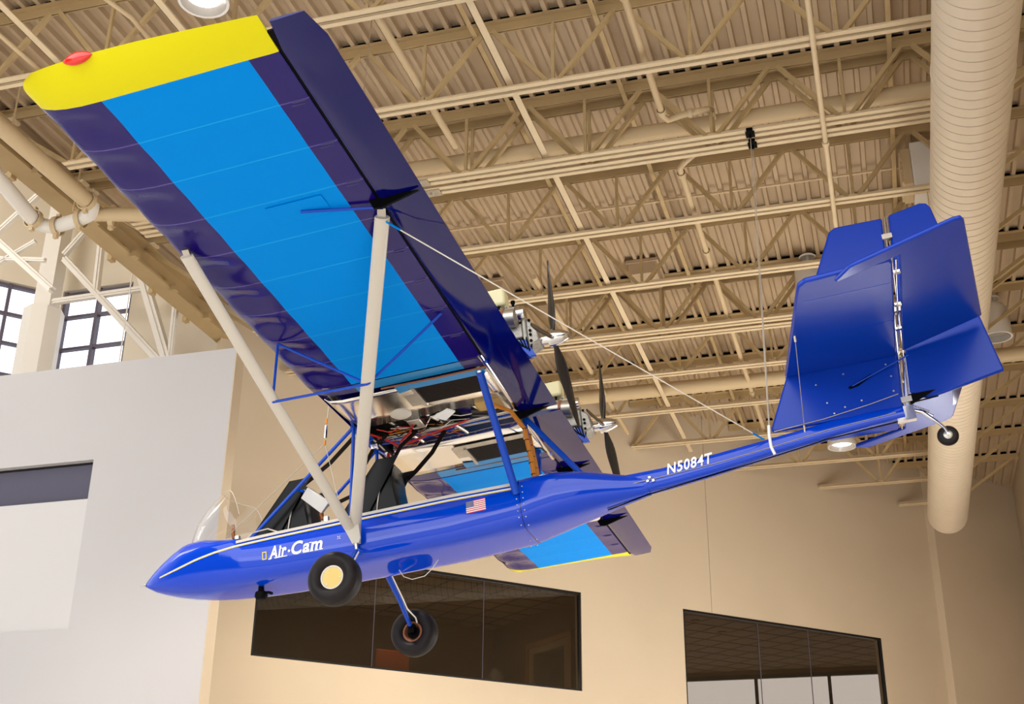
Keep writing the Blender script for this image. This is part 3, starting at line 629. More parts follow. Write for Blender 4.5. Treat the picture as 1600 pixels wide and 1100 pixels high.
def text(s, size, x0, x1, base, mt, name, parent, yfun, shear=0.0, bold=0.0, slope=0.0, hscale=1.0):
    c = bpy.data.curves.new('lettering', 'FONT'); c.body = s; c.size = size; c.shear = shear; c.offset = bold; c.resolution_u = 4; c.space_character = 1.12
    o = bpy.data.objects.new('lettering', c); COL.objects.link(o); bpy.context.view_layer.update()
    me = bpy.data.meshes.new_from_object(o.evaluated_get(bpy.context.evaluated_depsgraph_get())); bpy.data.objects.remove(o)
    X = [v.co.x for v in me.vertices]; a, b_ = min(X), max(X)
    for v in me.vertices:
        x = x0+(v.co.x-a)/(b_-a)*(x1-x0); z = base+v.co.y*hscale+slope*(x-x0); v.co = (x, -(yfun(x, z)+0.004), z)
    me.materials.clear(); me.materials.append(mt); q = bpy.data.objects.new(name, me); COL.objects.link(q); q.parent = parent; return q
text('N5084T', 0.135, 5.18, 5.60, 0.071, M['white'], 'registration_lettering', boom, lambda x, z: 0.095-0.015*(x-5.15), shear=0.22, bold=0.003, slope=0.075)
text('Air', 0.165, 1.475, 1.655, -0.108, M['white'], 'name_lettering', fus, hull_y, shear=0.25, bold=0.005, slope=0.01)
text('Cam', 0.165, 1.70, 2.01, -0.106, M['white'], 'name_lettering', fus, hull_y, shear=0.25, bold=0.005, slope=0.01)
m = MB()   # serifs and the small star between the two words
def chip(x0, x1, z0, z1, mi=0, sh=0.25):
    q = [(x0, z0), (x1, z0), (x1+sh*(z1-z0), z1), (x0+sh*(z1-z0), z1)]
    m.add([(x, -(hull_y(x, z)+0.0045), z) for x, z in q], [(0, 1, 2, 3)], mi)
for x_ in (1.472, 1.535, 1.590, 1.627, 1.845, 1.885, 1.935, 1.98): chip(x_-0.006, x_+0.03, -0.111, -0.102)
for x_ in (1.583, 1.62, 1.875): chip(x_, x_+0.026, -0.030, -0.022)
for k in range(3):
    t = k*math.pi/3; c_, s_ = math.cos(t)*0.014, math.sin(t)*0.014
    q = [(1.677+c_-s_*0.25, -0.066+s_+c_*0.25), (1.677+c_+s_*0.25, -0.066+s_-c_*0.25), (1.677-c_+s_*0.25, -0.066-s_-c_*0.25), (1.677-c_-s_*0.25, -0.066-s_+c_*0.25)]
    m.add([(x, -(hull_y(x, z)+0.0045), z) for x, z in q], [(0, 1, 2, 3)])
P(m, 'lettering_serifs', M['white'], fus)
m = MB()
x0, x1, z0, z1, t_ = 1.408, 1.452, -0.105, -0.03, 0.009
for q in ((x0, x1, z0, z0+t_), (x0, x1, z1-t_, z1), (x0, x0+t_, z0+t_, z1-t_), (x1-t_, x1, z0+t_, z1-t_)): chip(*q, 0, 0.0)
P(m, 'yellow_frame_emblem', M['yellowv'], fus, label='small yellow rectangle outline emblem')
# flag decal
m = MB(); X0, X1, Z0, Z1 = 3.392, 3.575, -0.042, 0.073
def quad(x0, x1, z0, z1, mi, off=0.004): m.add([(x, -(hull_y(x, z)+off), z+0.03*(x-X0)) for x, z in ((x0, z0), (x1, z0), (x1, z1), (x0, z1))], [(0, 1, 2, 3)], mi)
for k in range(13): quad(X0, X1, lerp(Z0, Z1, k/13), lerp(Z0, Z1, (k+1)/13), 0 if k % 2 == 0 else 1)
quad(X0, lerp(X0, X1, 0.4), lerp(Z0, Z1, 6/13), Z1, 2, 0.005)
for r_ in range(9):
    for c_ in range(6 if r_ % 2 == 0 else 5):
        xx = X0+0.006+(c_+(0 if r_ % 2 == 0 else 0.5))*0.0122; zz = lerp(Z0, Z1, 6/13)+0.005+r_*0.0062; quad(xx-0.0018, xx+0.0018, zz-0.0018, zz+0.0018, 1, 0.006)
P(m, 'flag_decal', [M['redv'], M['white'], M['cantonv']], fus, label='small United States flag decal')
m = MB()
for k in range(4):
    t = math.pi/4+k*math.pi/2; m.tube([(2.17+0.006*math.cos(t), -hull_y(2.17, -0.03)-0.002, -0.03+0.006*math.sin(t)), (2.17+0.02*math.cos(t), -hull_y(2.17, -0.03)-0.002, -0.03+0.02*math.sin(t))], 0.003, 6)
P(m, 'small_cross_fitting', M['white'], fus)
m = MB(); m.tube([(0.01, 0, 0), (-0.06, 0, -0.005)], [0.005, 0.003], 8); m.lathe([(0, -0.012), (0.014, -0.01), (0.02, 0.01)], (0, 0, 0), (1, 0, 0), 10); P(m, 'pitot_tube', M['chrome'], fus)
m = MB(); m.lathe([(0, 0.03), (0.025, 0.03), (0.03, -0.02), (0.055, -0.035), (0.062, -0.07), (0.045, -0.105), (0.0, -0.115)], (1.28, -0.12, -0.29), (0, 0, 1), 20); m.tube([(1.28, -0.12, -0.33), (1.36, -0.13, -0.34), (1.4, -0.14, -0.36)], 0.014, 8); P(m, 'camera_ball', M['matteblack'], fus)
m = MB(); m.tube([(1.28, -0.12, -0.26), (1.2, -0.15, -0.245), (1.06, -0.2, -0.19)], 0.007, 6); P(m, 'camera_mount', M['chrome'], fus)
m = MB(); m.tube([(2.62, -0.05, -0.33), (2.66, -0.05, -0.40), (2.74, -0.05, -0.44), (2.86, -0.05, -0.43), (2.93, -0.05, -0.38), (3.0, -0.05, -0.30)], 0.004, 6); P(m, 'wire_loop', M['strut'], fus)
# windscreen: a wrapped clear sheet
def ws(u, v):
    a_ = abs(u); k = 1-math.cos(u*math.pi/2); sn = math.sin(u*math.pi/2)
    bx = 0.50+0.62*k; by = 0.31*sn; zc, w, hu, hl, n = itp(HULL, bx); bz = zc+hu*max(0.0, 1-min(1, abs(by)/w)**2.2)**(1/2.2)-0.006
    tx = 0.86+0.27*k; ty = 0.275*sn; tz = 0.735-0.07*a_**2-0.24*max(0, (a_-0.7)/0.3)**2.2
    bul = math.sin(math.pi*v)
    return Vector((lerp(bx, tx, v)-0.06*bul*(1-k), lerp(by, ty, v)+0.03*bul*sn, lerp(bz, tz, v)+0.02*bul))
rings = [[ws(-1+2*i/40, v/10) for v in range(11)] for i in range(41)]
m = MB(); m.loft(rings, closed=False); scr = P(m, 'windscreen', M['clear'])
m = MB(); m.tube([ws(-1+2*i/60, 1) for i in range(61)], 0.003, 6); P(m, 'windscreen_edge', M['strut'], scr)
m = MB(); m.tube([ws(-1+2*i/60, 0) for i in range(61)], 0.004, 6); P(m, 'windscreen_gasket', M['matteblack'], scr)
# seats
def seat(dx, dz, h, name_label):
    s = MB(); W2 = 0.19
    prof = [(1.42, 0.0), (1.50, 0.22), (1.60, 0.50), (1.655, 0.66), (1.72, 0.70), (1.79, 0.66), (1.80, 0.50), (1.84, 0.25), (1.86, 0.0)]
    rings = []
    for k in range(13):
        t = -1+2*k/12; edge = 1-abs(t)**5*0.25
        rings.append([Vector((dx+lerp(1.72, x, 0.6+0.4*edge)+(-0.05*abs(t)**3 if i < 4 else 0), t*W2, dz+z*edge*h)) for i, (x, z) in enumerate(prof)])
    s.loft(rings); b_ = P(s, 'seat', M['black'])
    s = MB()
    for sg in (-1, 1):
        s.loft([[Vector((dx+1.20+0.45*t-0.0, sg*(W2+0.02), dz+0.02+h*(0.12+0.56*t)+dz2)) + Vector((ddx, ddy*sg, 0)) for ddx, ddy, dz2 in ((0, 0, 0), (0.09, 0.02, -0.02), (0.22, 0, -0.14*(1-t)), (0.09, -0.03, -0.02))] for t in [i/8 for i in range(9)]])
    P(s, 'side_bolster', M['black'], b_)
    s = MB()
    for sg in (-1, 1): s.tube([(dx+1.60, sg*(W2+0.005), dz+0.05), (dx+1.64, sg*(W2+0.008), dz+0.3*h), (dx+1.70, sg*(W2-0.005), dz+0.62*h)], 0.007, 8)
    P(s, 'piping', M['strut'], b_)
    s = MB(); s.box(dx+1.1, dx+1.62, -0.18, 0.18, dz-0.02, dz+0.06); P(s, 'cushion', M['black'], b_, 0.02)
    return b_
seat(-0.03, 0.0, 0.98, '')
seat(0.86, 0.0, 1.04, '')
m = MB(); m.prism([(1.765, -0.28, 0.46), (1.845, -0.30, 0.55), (2.05, -0.30, 0.35), (1.965, -0.28, 0.27)], (0.012, 0.035, 0.012)); P(m, 'mirror_plate', M['sticker'], None, 0.004)
m = MB(); m.tube([(1.72, -0.27, 0.56), (1.80, -0.29, 0.52)], 0.014, 10); P(m, 'mirror_arm', M['bluetube'])
for x_, y_, z_ in ((0.96, -0.03, 0.26), (1.965, -0.22, 0.2)):
    m = MB(); m.tube([(x_, y_, z_-0.1), (x_+0.01, y_, z_+0.05)], 0.014, 8); m.box(x_+0.01, x_+0.05, y_-0.02, y_+0.02, z_-0.08, z_+0.05); sk = P(m, 'control_stick', M['alu'])
    m = MB(); m.tube([(x_-0.01, y_, z_+0.03), (x_-0.02, y_, z_+0.09), (x_-0.012, y_, z_+0.14), (x_-0.02, y_, z_+0.17)], [0.016, 0.02, 0.014, 0.016], 10); P(m, 'grip', M['brown'], sk, label='brown wooden grip')
m = MB(); m.tube([(1.24, -0.33, 0.14), (1.30, -0.33, 0.19), (1.45, -0.33, 0.2), (1.55, -0.33, 0.15)], 0.009, 8); P(m, 'hand_rail', M['alu'])

# ---- wings
def zw(y): return 0.967+0.043*abs(y)
C0, CH = 2.24, 1.645
SEC = [(1.0, 0.0), (0.97, -0.002), (0.878, 0.0), (0.7, 0.0), (0.5, 0.0), (0.35, 0.0), (0.274, 0.0), (0.19, 0.004), (0.125, 0.016), (0.075, 0.034), (0.035, 0.058), (0.012, 0.082), (0.0, 0.11),
       (0.012, 0.136), (0.04, 0.152), (0.1, 0.168), (0.2, 0.180), (0.274, 0.183), (0.35, 0.182), (0.5, 0.165), (0.7, 0.12), (0.878, 0.07), (0.97, 0.045), (1.0, 0.03)]
NL = 13
def section(y, sag, q=0.0):
    r = []
    for i, (t, z) in enumerate(SEC):
        x = C0+CH*t; zz = z
        if i < NL and 0 < t < 0.3: w_ = math.sin(min(1, t/0.25)*math.pi*0.5+0.0) if t < 0.1 else max(0, (0.3-t)/0.2); zz += 0.055*sag*w_
        if t < 0.08: x += 0.008*sag*(1-t/0.08)
        if i < NL and t >= 0.3: zz += 0.003*sag
        if q > 0:
            top = itp([(a_, b_) for a_, b_ in SEC[NL-1:]], t)[0]
            mid = 0.035+0.55*0.5*top+0.25*top*0
            zz = lerp(zz, lerp(0.02, top, 0.52), q**1.9); x += (0.13*q**4)*(1-t)**3
        r.append((x, y, zw(y)+zz))
    return r
def wing(side):
    root = MB(); ys = []; y = 1.225
    for k in range(9):
        for j in range(8): ys.append((1.225+0.4417*k+0.4417*j/8, math.sin(math.pi*j/8)**2 if not (k == 8 and False) else 0))
    ys.append((5.2, 0.0))
    rings = [section(side*y, s) for y, s in ys]
    n = len(SEC)
    for i in range(len(rings)-1):
        for j in range(n):
            a_, b_ = SEC[j][0], SEC[(j+1) % n][0]; t = (a_+b_)/2
            mi = 1 if (t < 0.274 or t > 0.878) else 0
            root.add([rings[i][j], rings[i][(j+1) % n], rings[i+1][(j+1) % n], rings[i+1][j]], [(0, 1, 2, 3)], mi, True)
    root.add(rings[0], [tuple(range(n))], 1)
    wg = P(root, 'wing', [M['sky'], M['navy']], label=('near' if side < 0 else 'far')+' wing panel with light blue centre and navy edges')
    tip = MB(); tip.loft([section(side*(5.2+0.29*q), 0, max(q, 1e-4)) for q in [i/9 for i in range(10)]]); tp = P(tip, 'wing_tip', M['yellow'], wg, label='yellow wing tip')
    # flaperon
    fl = MB(); fr = []
    for i in range(25):
        y = lerp(0.06, 5.44, i/24) ; e = max(0, (y-5.36)/0.08)
        x0 = 3.905+0.03*e; x1 = lerp(4.265, 4.205, i/24)-0.05*e; z = zw(y)+0.012; th = 0.026*(1-0.6*e)
        fr.append([(x0+0.03, side*y, z+th), (x0+0.006, side*y, z+th*0.6), (x0, side*y, z), (x0+0.006, side*y, z-th*0.6), (x0+0.03, side*y, z-th), (lerp(x0, x1, 0.5), side*y, z-th*0.75), (x1, side*y, z-0.003), (x1, side*y, z+0.003), (lerp(x0, x1, 0.5), side*y, z+th*0.9)])
    fl.loft(fr); f_ = P(fl, 'flaperon', M['navytrim'], wg)
    gs = MB(); gs.loft([[(3.86, side*y, zw(y)+0.01), (3.925, side*y, zw(y)+0.016), (3.925, side*y, zw(y)+0.03), (3.86, side*y, zw(y)+0.028)] for y in (1.06, 3.0, 5.36)], smooth=False); P(gs, 'gap_strip', M['matteblack'], wg)  # matte black strip keeping the wing-flaperon gap dark
    for yb in (3.62, 0.09 if side < 0 else 1.6):
        b_ = MB(); z = zw(yb); b_.prism([(3.83, side*yb, z+0.0), (3.86, side*yb, z-0.075), (3.92, side*yb, z-0.085), (4.2, side*yb, z-0.012), (4.0, side*yb, z)], (0, side*0.02, 0)); P(b_, 'hinge_arm', M['matteblack'], wg)  # black colour stands in for the shade on this plate
    for k in range(1, 9):
        y = 1.225+0.4417*k; b_ = MB(); b_.tube([(3.77, side*y, zw(y)-0.003), (3.85, side*y, zw(y)-0.005), (3.875, side*y, zw(y)+0.006), (3.885, side*y, zw(y)+0.028)], 0.0045, 6); b_.tube([(3.75, side*(y-0.03), zw(y)-0.002), (3.84, side*(y-0.03), zw(y)-0.004)], 0.0035, 6); P(b_, 'rib_stitch_tape', M['navystrip'], wg)
    if side < 0:
        l_ = MB(); r = []
        for i in range(11):
            t = i/10; rr = math.sin(math.pi*t)**0.7*0.034+0.001; c = (lerp(2.60, 2.80, t), -5.485, zw(5.48)+0.10)
            r.append([(c[0], c[1]-rr*0.9*math.sin(2*math.pi*k/14), c[2]+rr*1.3*math.cos(2*math.pi*k/14)) for k in range(14)])
        l_.loft(r); P(l_, 'navigation_light', M['redlens'], wg, label='red lens')
    # root closing strip
    s_ = MB(); rr = [section(side*y, 0) for y in (1.205, 1.05)]
    rr = [[(x, y, z+0.002+0.012*(0 if k == 0 else 1)) for x, y, z in q] for k, q in enumerate(rr)]
    for j in range(n):
        t = (SEC[j][0]+SEC[(j+1) % n][0])/2
        s_.add([rr[0][j], rr[0][(j+1) % n], rr[1][(j+1) % n], rr[1][j]], [(0, 1, 2, 3)], 1 if (t < 0.274 or t > 0.878) else 0, True)
    P(s_, 'root_fairing', [M['skystrip'], M['navystrip']], wg)
    s_ = MB(); s_.tube([(2.9, side*1.05, 1.008), (3.4, side*1.045, 1.002), (3.88, side*1.045, 1.004)], 0.010, 10); P(s_, 'root_tube', M['rust'], wg)
    # struts
    F0 = (2.305, side*0.40, -0.05); F1 = (2.36, side*3.54, zw(3.5)-0.01); R0 = (2.345, side*0.40, -0.03); R1 = (3.86, side*3.46, zw(3.46)-0.03)
    def strut(p, q, flat, w_=0.042):
        s = MB(); p = Vector(p); q = Vector(q); d = (q-p).normalized(); f = Vector((1, 0, 0))-d*d.x; f.normalize(); g = d.cross(f)
        if abs(d.x) > 0.25: f = Vector((0.9, 0, 0.1)); f -= d*f.dot(d); f.normalize(); g = d.cross(f)
        s.loft([[c+f*math.cos(2*math.pi*k/16)*w_*1.25+g*math.sin(2*math.pi*k/16)*w_*0.6 for k in range(16)] for c in (p, q)]); return P(s, 'wing_strut', M['strut'], wg)
    sf = strut(Vector(F0)+Vector((0, 0, 0.05)), F1, 1); sr = strut(Vector(R0)+Vector((0.0, 0, 0.06)), R1, 1, 0.044)
    def along(p, q, t): return Vector(p)+(Vector(q)-Vector(p))*t
    b_ = MB(); b_.prism([(2.235, side*0.44, 0.07), (2.40, side*0.44, 0.07), (2.405, side*0.415, -0.10), (2.385, side*0.40, -0.135), (2.32, side*0.40, -0.135)], (0, side*0.02, 0)); b_.prism([(2.24, side*0.385, 0.05), (2.40, side*0.385, 0.05), (2.385, side*0.375, -0.135), (2.32, side*0.375, -0.135)], (0, side*0.01, 0)); P(b_, 'strut_gusset', M['strut'], wg)
    b_ = MB(); b_.bar((2.35, side*0.40, -0.12), (2.355, side*0.39, -0.215), 0.035, 0.02); P(b_, 'strut_fitting', M['alu'], wg)
    b_ = MB(); b_.bar(along(F0, F1, 0.985), (2.37, side*3.58, zw(3.6)+0.02), 0.05, 0.03); P(b_, 'strut_end_fitting', M['alu'], wg)
    b_ = MB(); b_.bar(along(R0, R1, 0.98), (3.87, side*3.50, zw(3.5)+0.02), 0.06, 0.04); P(b_, 'strut_end_fitting', M['alu'], wg)
    jf = along(F0, F1, 0.53); jr = along(R0, R1, 0.53); ta = Vector((2.403, side*2.10, zw(2.1)+0.01)); tb = Vector((3.806, side*2.02, zw(2.0)))
    for p, q in ((jf, ta), (jf, jr), (ta, jr), (jr, tb)):
        b_ = MB(); b_.tube([p, q], 0.0115, 8); P(b_, 'jury_strut', M['bluetube'], wg)
    if side < 0:
        b_ = MB(); b_.tube([(3.345, -3.71, zw(3.7)-0.01), (3.9, -3.57, zw(3.57)-0.03)], 0.011, 8); P(b_, 'pushrod', M['bluetube'], wg)
        b_ = MB(); x_, y_ = 3.3, -3.72
        b_.box(3.13, 3.55, -3.83, -3.60, zw(3.7)-0.003, zw(3.7)+0.002); P(b_, 'inspection_panel', M['sky'], wg)
    return wg
wing(-1); wing(1)

# ---- metal centre section with the open service slot
cs = MB()
def csz(y): return 1.05-0.040*min(1, abs(y)/1.05)
sk = []
for side in (-1, 1):
    g = MB(); cols = [2.33, 2.38, 2.5, 2.7, 3.0, 3.3, 3.6, 3.86]; rows = [0.29, 0.5, 0.7, 0.9, 0.99]; vs = []
    for i, y in enumerate(rows):
        for x in cols: vs.append((x, side*(y+(0.10 if x < 2.45 and i == 0 else (0.0 if x < 3.5 else -0.03*(i == 0)))), csz(y)+(0.05 if x < 2.35 else 0.015 if x < 2.4 else 0)))
    nc = len(cols); g.add(vs, [(i*nc+j, i*nc+j+1, (i+1)*nc+j+1, (i+1)*nc+j) for i in range(len(rows)-1) for j in range(nc-1)], 0, True)
    g = P(g, 'centre_section_skin', M['polished']); sk.append(g); sd = g.modifiers.new('thick', 'SOLIDIFY'); sd.thickness = 0.004
    rv = MB()
    for k in range(16):
        x = 2.5+0.085*k; rv.lathe([(0, -0.003), (0.005, -0.002), (0.006, 0)], (x, side*0.31, csz(0.31)-0.002), (0, 0, 1), 8)
    P(rv, 'rivet', M['alu'], g)
    # radiator in its open duct
    r_ = MB(); r_.box(3.17, 3.76, side*0.60 if side > 0 else -0.93, side*0.93 if side > 0 else -0.60, csz(0.75)-0.02, csz(0.75)+0.0); rad = P(r_, 'radiator', M['radiator'])
    f_ = MB(); ya, yb = (0.56, 0.97) if side > 0 else (-0.97, -0.56); zz = csz(0.75)
    f_.box(3.02, 3.17, ya, yb, zz-0.006, zz+0.002); f_.box(3.145, 3.175, ya, yb, zz-0.035, zz-0.005); P(f_, 'radiator_frame', M['alu'], rad); f_ = MB(); f_.box(3.76, 3.785, ya, yb, zz-0.035, zz-0.005); P(f_, 'radiator_frame', M['alu'], rad)
    f_ = MB()
    for k in range(14): f_.box(3.18, 3.75, side*(0.61+0.0235*k)-0.002, side*(0.61+0.0235*k)+0.002, zz-0.023, zz-0.019)
    P(f_, 'radiator_fin', M['matteblack'], rad)
    f_ = MB(); f_.prism([(3.02, side*1.045, zz-0.022), (3.86, side*1.045, zz-0.022), (3.84, side*0.93, zz-0.022), (3.17, side*0.935, zz-0.022), (3.02, side*0.9, zz-0.022)], (0, 0, 0.006)); P(f_, 'radiator_surround', M['skystrip'], rad)
    if side < 0:
        f_ = MB(); f_.box(3.18, 3.33, -0.985, -0.955, zz-0.012, zz-0.009); P(f_, 'maker_sticker', M['white'], rad)
        f_ = MB(); f_.box(3.335, 3.385, -0.985, -0.95, zz-0.012, zz-0.009); P(f_, 'red_sticker', M['redv'], rad)
        for k in range(0): pass
    else:
        f_ = MB(); f_.box(3.05, 3.8, 0.50, 0.62, zz-0.014, zz-0.01); P(f_, 'panel_patch', M['alu'], rad)
cap = MB()
rr = [section(y, 0) for y in (-1.04, 1.04)]; top = [[(x, y, z+0.03) for (x, y, z) in q[NL-2:]] for q in rr]; cap.add(top[0]+top[1], [(i, i+1, i+1+len(top[0]), i+len(top[0])) for i in range(len(top[0])-1)], 0, True); o_ = P(cap, 'centre_section_top', M['navy']); sd = o_.modifiers.new('thick', 'SOLIDIFY'); sd.thickness = 0.006
m = MB(); m.tube([(2.39, -1.1, 1.10), (2.39, 1.1, 1.10)], 0.032, 14); m.tube([(3.80, -1.1, 1.06), (3.80, 1.1, 1.06)], 0.032, 14); fr_ = P(m, 'spar_carry_through', M['alu'])
m = MB(); m.tube([(3.88, -1.24, 1.035), (3.885, -0.9, 1.02), (3.89, 0.0, 1.0), (3.885, 0.9, 1.02), (3.88, 1.3, 1.04)], 0.027, 12); P(m, 'torque_tube', M['chrome'])
m = MB()
for x_, y0, y1 in ((2.66, -0.36, 0.30), (2.80, -0.34, 0.05), (3.02, -0.36, 0.1), (3.12, -0.36, 0.3), (3.46, -0.38, 0.08)): m.tube([(x_, y0, 1.06), (x_+0.16, y1, 1.05)], 0.018, 10)
m.tube([(2.42, 0.0, 1.03), (3.1, 0.0, 1.02), (3.88, -0.02, 1.03)], 0.02, 10); m.tube([(2.42, 0.22, 1.09), (3.85, 0.22, 1.09)], 0.016, 10)
kl = P(m, 'keel_frame', M['alu'])
m = MB(); m.box(2.45, 3.85, -0.42, 0.42, 1.17, 1.18); m.box(2.45, 2.46, -0.42, 0.42, 1.0, 1.17); P(m, 'slot_floor', M['matteblack'], kl)
m = MB(); m.tube([(2.44, 0.10, 1.02), (2.8, 0.12, 1.0), (3.2, 0.12, 1.03)], 0.012, 8); m.tube([(2.44, 0.12, 1.06), (3.8, 0.10, 1.05)], 0.014, 8); P(m, 'keel_brace', M['bluetube'], kl)
random.seed(7)
for k in range(13):
    m = MB(); x_ = random.uniform(2.45, 2.7); y_ = random.uniform(-0.28, 0.12); z_ = 1.0; pts = []
    for i in range(7): pts.append((x_, y_, z_+random.uniform(-0.03, 0.06))); x_ += random.uniform(0.06, 0.17); y_ += random.uniform(-0.08, 0.09)
    m.tube(pts, 0.004 if k % 3 else 0.006, 6); P(m, 'wiring', [M['redw'], M['matteblack'], M['orange'], M['matteblack'], M['alu']][k % 5], kl)
m = MB(); m.tube([(2.46, -0.2, 1.0), (2.58, -0.1, 0.96), (2.66, 0.08, 0.93), (2.7, -0.02, 0.95), (2.82, -0.1, 0.98), (2.9, -0.22, 1.01)], 0.011, 8); m.tube([(2.68, 0.05, 0.94), (3.0, 0.0, 0.975), (3.2, -0.02, 0.99), (3.4, -0.08, 1.0)], 0.010, 8); P(m, 'red_hose', M['redw'], kl)
m = MB(); m.box(3.52, 3.80, -0.36, -0.10, 1.03, 1.15); P(m, 'fuel_tank', M['fueltank'], kl, 0.03)
m = MB(); m.tube([(3.45, -0.1, 1.07), (3.60, -0.08, 1.05), (3.7, -0.05, 1.06)], [0.05, 0.055, 0.03], 12); m.lathe([(0, -0.03), (0.045, -0.03), (0.045, 0.05), (0, 0.05)], (3.62, 0.02, 1.03)); P(m, 'fuel_pump', M['carbon'], kl)
m = MB(); m.box(2.86, 2.99, -0.30, -0.10, 1.0, 1.06); P(m, 'control_box', M['alu'], kl, 0.008)
m = MB(); m.prism([(3.13, -0.32, 0.98), (3.30, -0.40, 0.99), (3.345, -0.30, 1.0), (3.21, -0.18, 0.99)], (0, 0, 0.015)); P(m, 'white_bracket', M['white'], kl)
m = MB(); m.lathe([(0, -0.03), (0.07, -0.02), (0.1, 0.0), (0.1, 0.01)], (2.86, -0.44, 1.02), (0, 0, 1), 24); P(m, 'speaker_dome', M['strut'], kl)

# ---- cabane struts
def tubepart(name, pts, r, mt, parent=None, n=10, label=None):
    mm = MB(); mm.tube(pts, r, n); return P(mm, name, mt, parent, 0.0, label)
for side in (-1, 1):
    tubepart('cabane_strut', [(1.225, side*0.32, 0.10), (2.325, side*0.30, 1.06)], 0.017, M['bluetube'])
    tubepart('cabane_strut', [(2.275, side*0.33, 0.13), (2.33, side*0.30, 1.06)], 0.017, M['bluetube'])
    c_ = tubepart('cabane_strut', [(3.865, side*0.36, 0.06), (3.80, side*0.98, 1.00)], [0.036, 0.036], M['bluetube'])
    tubepart('strut_end_fitting', [(3.80, side*0.96, 0.96), (3.80, side*1.0, 1.04)], 0.03, M['chrome'], c_)
    tubepart('cabane_strut', [(2.33, side*0.30, 1.06), (2.40, side*0.62, 1.06)], 0.012, M['bluetube'])
    tubepart('cabane_strut', [(2.33, side*0.30, 1.06), (2.42, side*0.05, 1.10)], 0.016, M['bluetube'])
tubepart('engine_brace', [(3.90, 0.0, 0.98), (4.42, 0.0, 0.24)], 0.028, M['bluetube'])
tubepart('engine_brace', [(3.98, -0.02, 0.16), (3.92, 0.0, 0.96)], 0.020, M['bluetube'])
m = MB(); m.tube([(2.30, 0, 1.05), (2.42, 0, 1.07)], 0.035, 10); m.bar((2.32, -0.31, 1.06), (2.32, 0.31, 1.06), 0.04, 0.03); P(m, 'cabane_bracket', M['bluetube'])
for y_, z_ in ((-0.05, 0.2), (0.10, 0.2)):
    pts = [(3.70, -0.30, 1.0), (3.84, -0.16, 0.96), (3.93, y_, 0.80), (3.96, y_, 0.5), (3.98, y_, 0.16)]
    l_ = MB()
    for k in range(4):
        t = 2*math.pi*k/4; dx, dy = 0.011*math.cos(t), 0.011*math.sin(t); l_.tube([(x+dx, y+dy, z) for x, y, z in pts], 0.012, 6)
    b_ = P(l_, 'cable_loom', M['orange']); t_ = MB()
    for k in range(6):
        p = Vector(pts[2]).lerp(Vector(pts[4]), k/5.5); t_.lathe([(0.022, -0.004), (0.026, 0), (0.022, 0.004)], p, (0.05, 0, -1), 10)
    P(t_, 'cable_tie', M['matteblack'], b_)
for pts, w_ in (([(2.30, -0.22, 1.0), (2.05, -0.2, 0.80), (1.70, -0.15, 0.62)], 0.045), ([(2.35, 0.1, 0.70), (2.15, 0.1, 0.55), (1.95, 0.05, 0.47)], 0.04), ([(2.9, -0.12, 0.98), (2.72, -0.1, 0.86), (2.60, -0.08, 0.70)], 0.04), ([(3.14, 0.0, 0.98), (2.98, 0.05, 0.80), (2.80, 0.08, 0.66), (2.70, 0.1, 0.60)], 0.045), ([(2.60, -0.15, 0.98), (2.46, -0.1, 0.92), (2.34, -0.05, 0.78)], 0.04)):
    m = MB(); r = []
    for i, p in enumerate(pts):
        p = Vector(p); d = (Vector(pts[min(i+1, len(pts)-1)])-Vector(pts[max(i-1, 0)])).normalized(); s_ = d.cross(Vector((0.1, 1, 0.0))).normalized()*w_/2; n_ = d.cross(s_).normalized()*0.003
        r.append([p+s_+n_, p-s_+n_, p-s_-n_, p+s_-n_])
    m.loft(r, smooth=False); P(m, 'seat_belt', M['strap'])
m = MB(); m.box(2.43, 2.50, -0.13, -0.10, 0.88, 0.93); P(m, 'belt_buckle', M['chrome'], None, 0.004)
tubepart('side_cable', [(2.45, 0.3, 1.0), (2.40, 0.32, 0.5), (2.38, 0.33, 0.15)], 0.016, M['redw'])
m = MB(); m.box(1.60, 1.66, 0.24, 0.30, 0.58, 0.70); P(m, 'mirror_clip', M['redw'], None, 0.006)

